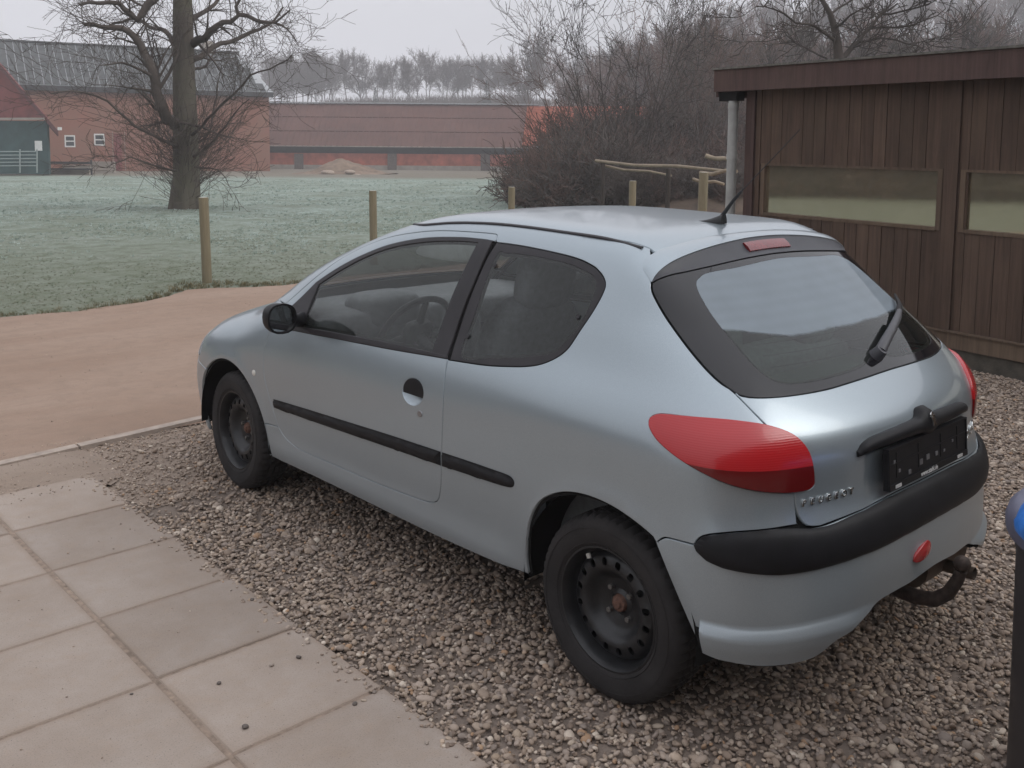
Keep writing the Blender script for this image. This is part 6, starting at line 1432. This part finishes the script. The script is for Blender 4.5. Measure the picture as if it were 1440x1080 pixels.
for q, (px, u, s) in enumerate(((785, 31, .85), (800, 29, .95), (835, 28.5, 1.), (868, 29, .9), (795, 33, 1.0), (830, 33, 1.1), (865, 34, 1.1), (900, 31, 1.0), (940, 33, 1.05), (985, 33, .9), (1020, 33, 1.1), (900, 37, 1.6), (950, 39, 1.7), (1000, 38, 1.6), (1040, 38, 1.6), (845, 38, 1.6), (1075, 40, 1.9))):
    p = UV((px-720)/1369*u, u); o = link_mesh('bramble', BRM[q % 3]); o.location = (p.x, p.y, hz(p.x, p.y)-.05); o.scale = (s, s, s); o.rotation_euler = (0, 0, q*1.3); tag(o, 'tangled leafless bramble in the thicket along the meadow edge', 'bramble', 'brambles of the thicket')
# earth bank and pole rails at its foot
mb = MB(); N1, N2 = 40, 10; vs = []
for a_ in range(N1+1):
    for b2 in range(N2+1):
        t = a_/N1; px = 860+t*330; u = 23.5+b2*.9; p = UV((px-720)/1369*u, u); hh = 1.15*math.sin(math.pi*min(1, b2/N2))**.8*ss(0, .35, t)*(1+.2*noise.noise(Vector((t*9, b2*.4, 0)))); vs.append(Vector((p.x, p.y, hz(p.x, p.y)-.08+hh)))
mb.add(vs, [(a_*(N2+1)+b2, (a_+1)*(N2+1)+b2, (a_+1)*(N2+1)+b2+1, a_*(N2+1)+b2+1) for a_ in range(N1) for b2 in range(N2)]); tag(mb.build('earth_bank', simple('leafy_brown_earth', (.075, .052, .036), .95, vary=.5, scale=1.6, bump=.8, bscale=12), None, True), 'brown leaf covered bank behind the corner post', kind='structure')
for q, (px, s) in enumerate(((905, .45), (935, .4), (960, .5), (988, .35), (1005, .42), (1028, .5))):
    p = UV((px-720)/1369*25.5, 25.5); o = link_mesh('bramble', BRM[q % 3]); o.location = (p.x, p.y, hz(p.x, p.y)+.35); o.scale = (s, s, s); o.rotation_euler = (0, 0, q*1.1); tag(o, 'low bramble tuft growing on the leafy bank behind the pale poles', 'bramble', 'brambles on the bank')
POLE = simple('pale_stripped_pole', (.24, .19, .135), .8, vary=.25, scale=6)
for q, (p0, p1, r_, lb) in enumerate((((838, 226, 20.5), (1016, 240, 16.5), .032, 'long pale stripped pole, uppermost of those lying by the bank'), ((985, 243, 16.2), (1036, 241, 15.2), .034, 'short pale pole whose end meets the shed downpipe'), ((846, 232, 20.4), (944, 247, 18.5), .026, 'thin darker pole below the long pale one'), ((975, 252, 16.5), (1018, 259, 16.), .03, 'thin broken pole lowest beside the corner post'), ((992, 219, 24), (1030, 226, 24), .06, 'weathered log lying on top of the bank'))):
    mb = MB(); a, b_ = at(*p0), at(*p1); mb.tube([a, a.lerp(b_, .35)+Vector((0, 0, -.03)), a.lerp(b_, .7)+Vector((0, 0, .02)), b_], [r_, r_*.95, r_*.9, r_*.8], 8); tag(mb.build('pole', POLE, None, True, 60), lb, 'pole', 'poles lying by the bank')
# uprights carrying the poles, half hidden by brambles
for q, (px, py, u) in enumerate(((848, 228, 20.2), (940, 236, 18.3))):
    mb = MB(); a = at(px, py, u); mb.tube([a+Vector((0, 0, -.02)), Vector((a.x, a.y, hz(a.x, a.y)-.2))], .045, 8); tag(mb.build('stake', DKT, None, True, 60), ('dark stake under the left end of the long pale pole', 'dark stake under the middle of the long pale pole')[q], 'stake')
# dark crooked tree behind the shed
ub = 21.; b0_ = at(1178, 200, ub); T = Tree(77); P0 = Vector((b0_.x, b0_.y, hz(b0_.x, b0_.y)))
ct = empty('bare_tree', (0, 0, 0), label='crooked dark bare tree whose crown shows above the shed roof', cat='tree')
T.seg([P0, at(1182, 140, ub), at(1180, 85, ub), at(1176, 50, ub), at(1168, 20, ub), at(1150, -10, ub)], [.17, .14, .11, .08, .06, .04], 9); T.build('trunk', DKT, ct)
T = Tree(78); PC = dict(PT, min=.008)
for L, r0 in (([(1180, 85, 0), (1205, 60, .4), (1222, 40, .6), (1240, 20, .8), (1262, 5, 1.)], .10), ([(1178, 60, 0), (1150, 40, -.4), (1120, 30, -.7), (1090, 12, -.9), (1062, 10, -1)], .06), ([(1205, 60, .4), (1240, 55, 0), (1275, 62, -.4), (1300, 70, -.6)], .05), ([(1180, 90, 0), (1150, 78, .5), (1120, 60, .8), (1100, 40, 1.)], .05), ([(1222, 40, .6), (1262, 38, .3), (1300, 30, .0), (1330, 12, 0)], .05), ([(1168, 20, 0), (1190, 5, .3), (1215, -15, .5)], .05), ([(1240, 20, .8), (1290, 12, .4), (1330, -6, 0)], .045), ([(1174, 40, 0), (1195, 22, -.5), (1225, 8, -.8)], .05), ([(1180, 100, 0), (1215, 84, -.6), (1245, 78, -1.), (1270, 84, -1.2)], .04)):
    pts = [Vector(p) for p in cr([tuple(at(px, py, ub+dz)) for px, py, dz in L], .3)]; m = len(pts); rr = [.62*r0*(1-.7*q/(m-1)) for q in range(m)]; pts = [p+Vector((T.r.uniform(-1, 1), T.r.uniform(-1, 1), T.r.uniform(-1, 1)))*.03*(1 if 0 < q < m-1 else 0) for q, p in enumerate(pts)]; T.seg(pts, rr, 6)
    for q in range(1, m):
        d = (pts[q]-pts[q-1]).normalized(); ax = d.cross(Vector((T.r.uniform(-1, 1), T.r.uniform(-1, 1), T.r.uniform(-1, 1)))).normalized(); T.grow(pts[q], Matrix.Rotation(R(T.r.uniform(25, 70)), 3, ax) @ d, T.r.uniform(.5, 1.2), max(.006, rr[q]*.4), 1, PC)
T.build('crown', DKT, ct)
# hedge on the west side of the meadow: outside the frame, mirrored in the shed windows
for q in range(15):
    t = q/14; x = -21+20*t; y = 14+21*t; o = link_mesh('bramble', BRM[q % 3]); o.location = (x, y, hz(x, y)-.05); o.scale = (1.7, 1.7, 1.45); o.rotation_euler = (0, 0, q*.9); tag(o, 'leafless hedge bush west of the meadow, outside the frame, mirrored in the shed windows', 'bush', 'hedge bushes mirrored in the shed windows')
# unseen house, added to shade the pad and mirror in the car's tail
hs = empty('house', (0, -4.9, 0), label='unseen brick house added behind the photographer, outside the frame, mirrored in the tail of the car', cat='house')
HB = simple('brown_house_brick', (.15, .085, .06), .9, vary=.3, scale=8, bump=.4)
b = MB(); b.box((-11, -12.9, -.1), (9, -4.9, 3.3)); b.build('wall', HB, hs)
b = MB(); b.add([(-11.5, -4.3, 3.2), (9.5, -4.3, 3.2), (9.5, -8.9, 6.9), (-11.5, -8.9, 6.9), (9.5, -13.5, 3.2), (-11.5, -13.5, 3.2)], [(0, 1, 2, 3), (3, 2, 4, 5), (1, 4, 2), (0, 3, 5), (0, 5, 4, 1)]); b.build('roof', simple('dark_roof_tiles', (.07, .055, .05), .85, vary=.3, scale=3), hs)
for x0, x1 in ((-8, -6.6), (-4.6, -3.2), (1.2, 2.6), (4.8, 6.2)):
    b = MB(); b.box((x0, -4.93, .95), (x1, -4.86, 2.2)); f_ = b.build('window', WHITEP, hs); b = MB(); b.box((x0+.07, -4.87, 1.02), ((x0+x1)/2-.03, -4.85, 2.13)); b.build('pane', PANE, f_); b = MB(); b.box(((x0+x1)/2+.03, -4.87, 1.02), (x1-.07, -4.85, 2.13)); b.build('pane', PANE, f_)
b = MB(); b.box((-1.9, -4.94, 0), (-.9, -4.85, 2.1)); b.build('door', TEAL, hs); fin(hs)
# ------------------------------------------------------------ dark bin with blue liner at the right edge
bn = empty('waste_bin', (0, 0, 0), label='dark upright bin with a blue liner folded over its rim, cut by the right edge', cat='bin')
bc = Vector((-.20, -1.19, 0)); b = MB()
def rings(b, L, n=36, cap=False):
    vs = [(bc.x+r*math.cos(2*math.pi*k/n)*(1+w*noise.noise(Vector((math.cos(6.283*k/n)*2.2, math.sin(6.283*k/n)*2.2, z*9)))), bc.y+r*math.sin(2*math.pi*k/n)*(1+w*noise.noise(Vector((math.cos(6.283*k/n)*2.2, math.sin(6.283*k/n)*2.2, z*9+5)))), z) for r, z, w in L for k in range(n)]
    b.add(vs, [(i*n+k, i*n+(k+1) % n, (i+1)*n+(k+1) % n, (i+1)*n+k) for i in range(len(L)-1) for k in range(n)]+([tuple((len(L)-1)*n+k for k in range(n))] if cap else []))
rings(b, [(.205, .0, 0), (.21, .02, 0), (.215, .35, 0), (.222, .66, 0), (.235, .70, 0), (.243, .712, 0), (.243, .735, 0)]); b.build('bin_body', simple('dark_brown_plastic', (.040, .034, .034), .5, vary=.2, scale=5), bn, True, 50)
b = MB(); rings(b, [(.240, .70, .02), (.246, .715, .03), (.250, .75, .04), (.246, .775, .04), (.225, .80, .04), (.18, .815, .06), (.09, .82, .08), (.01, .82, 0)]); b.build('bin_lid', simple('grey_violet_plastic', (.13, .13, .18), .45, vary=.2, scale=12), bn, True)
b = MB(); rings(b, [(.248, .740, .05), (.266, .748, .06), (.270, .765, .08), (.262, .80, .09), (.235, .83, .10), (.17, .85, .12), (.08, .86, .12), (.01, .86, 0)], 60); b.v = [(x-.056, y-.062, z-.002) for x, y, z in b.v]; b.build('blue_liner', simple('blue_plastic_liner', (.04, .19, .60), .35, vary=.3, scale=14, bump=.4, bscale=30), bn, True)
# ------------------------------------------------------------ damp winter air
HZ = bpy.data.materials.new('misty_air'); HZ.use_nodes = True; t = HZ.node_tree; t.nodes.clear(); o_ = t.nodes.new('ShaderNodeOutputMaterial'); v_ = t.nodes.new('ShaderNodeVolumePrincipled'); v_.inputs['Color'].default_value = (.93, .93, .96, 1); v_.inputs['Density'].default_value = .0017; v_.inputs['Anisotropy'].default_value = .0; t.links.new(v_.outputs[0], o_.inputs['Volume'])
b = MB(); b.box((-432, -432, -6), (432, 432, 46)); hzo = b.build('haze', HZ); tag(hzo, 'thin cold morning mist over the whole farm', kind='stuff')
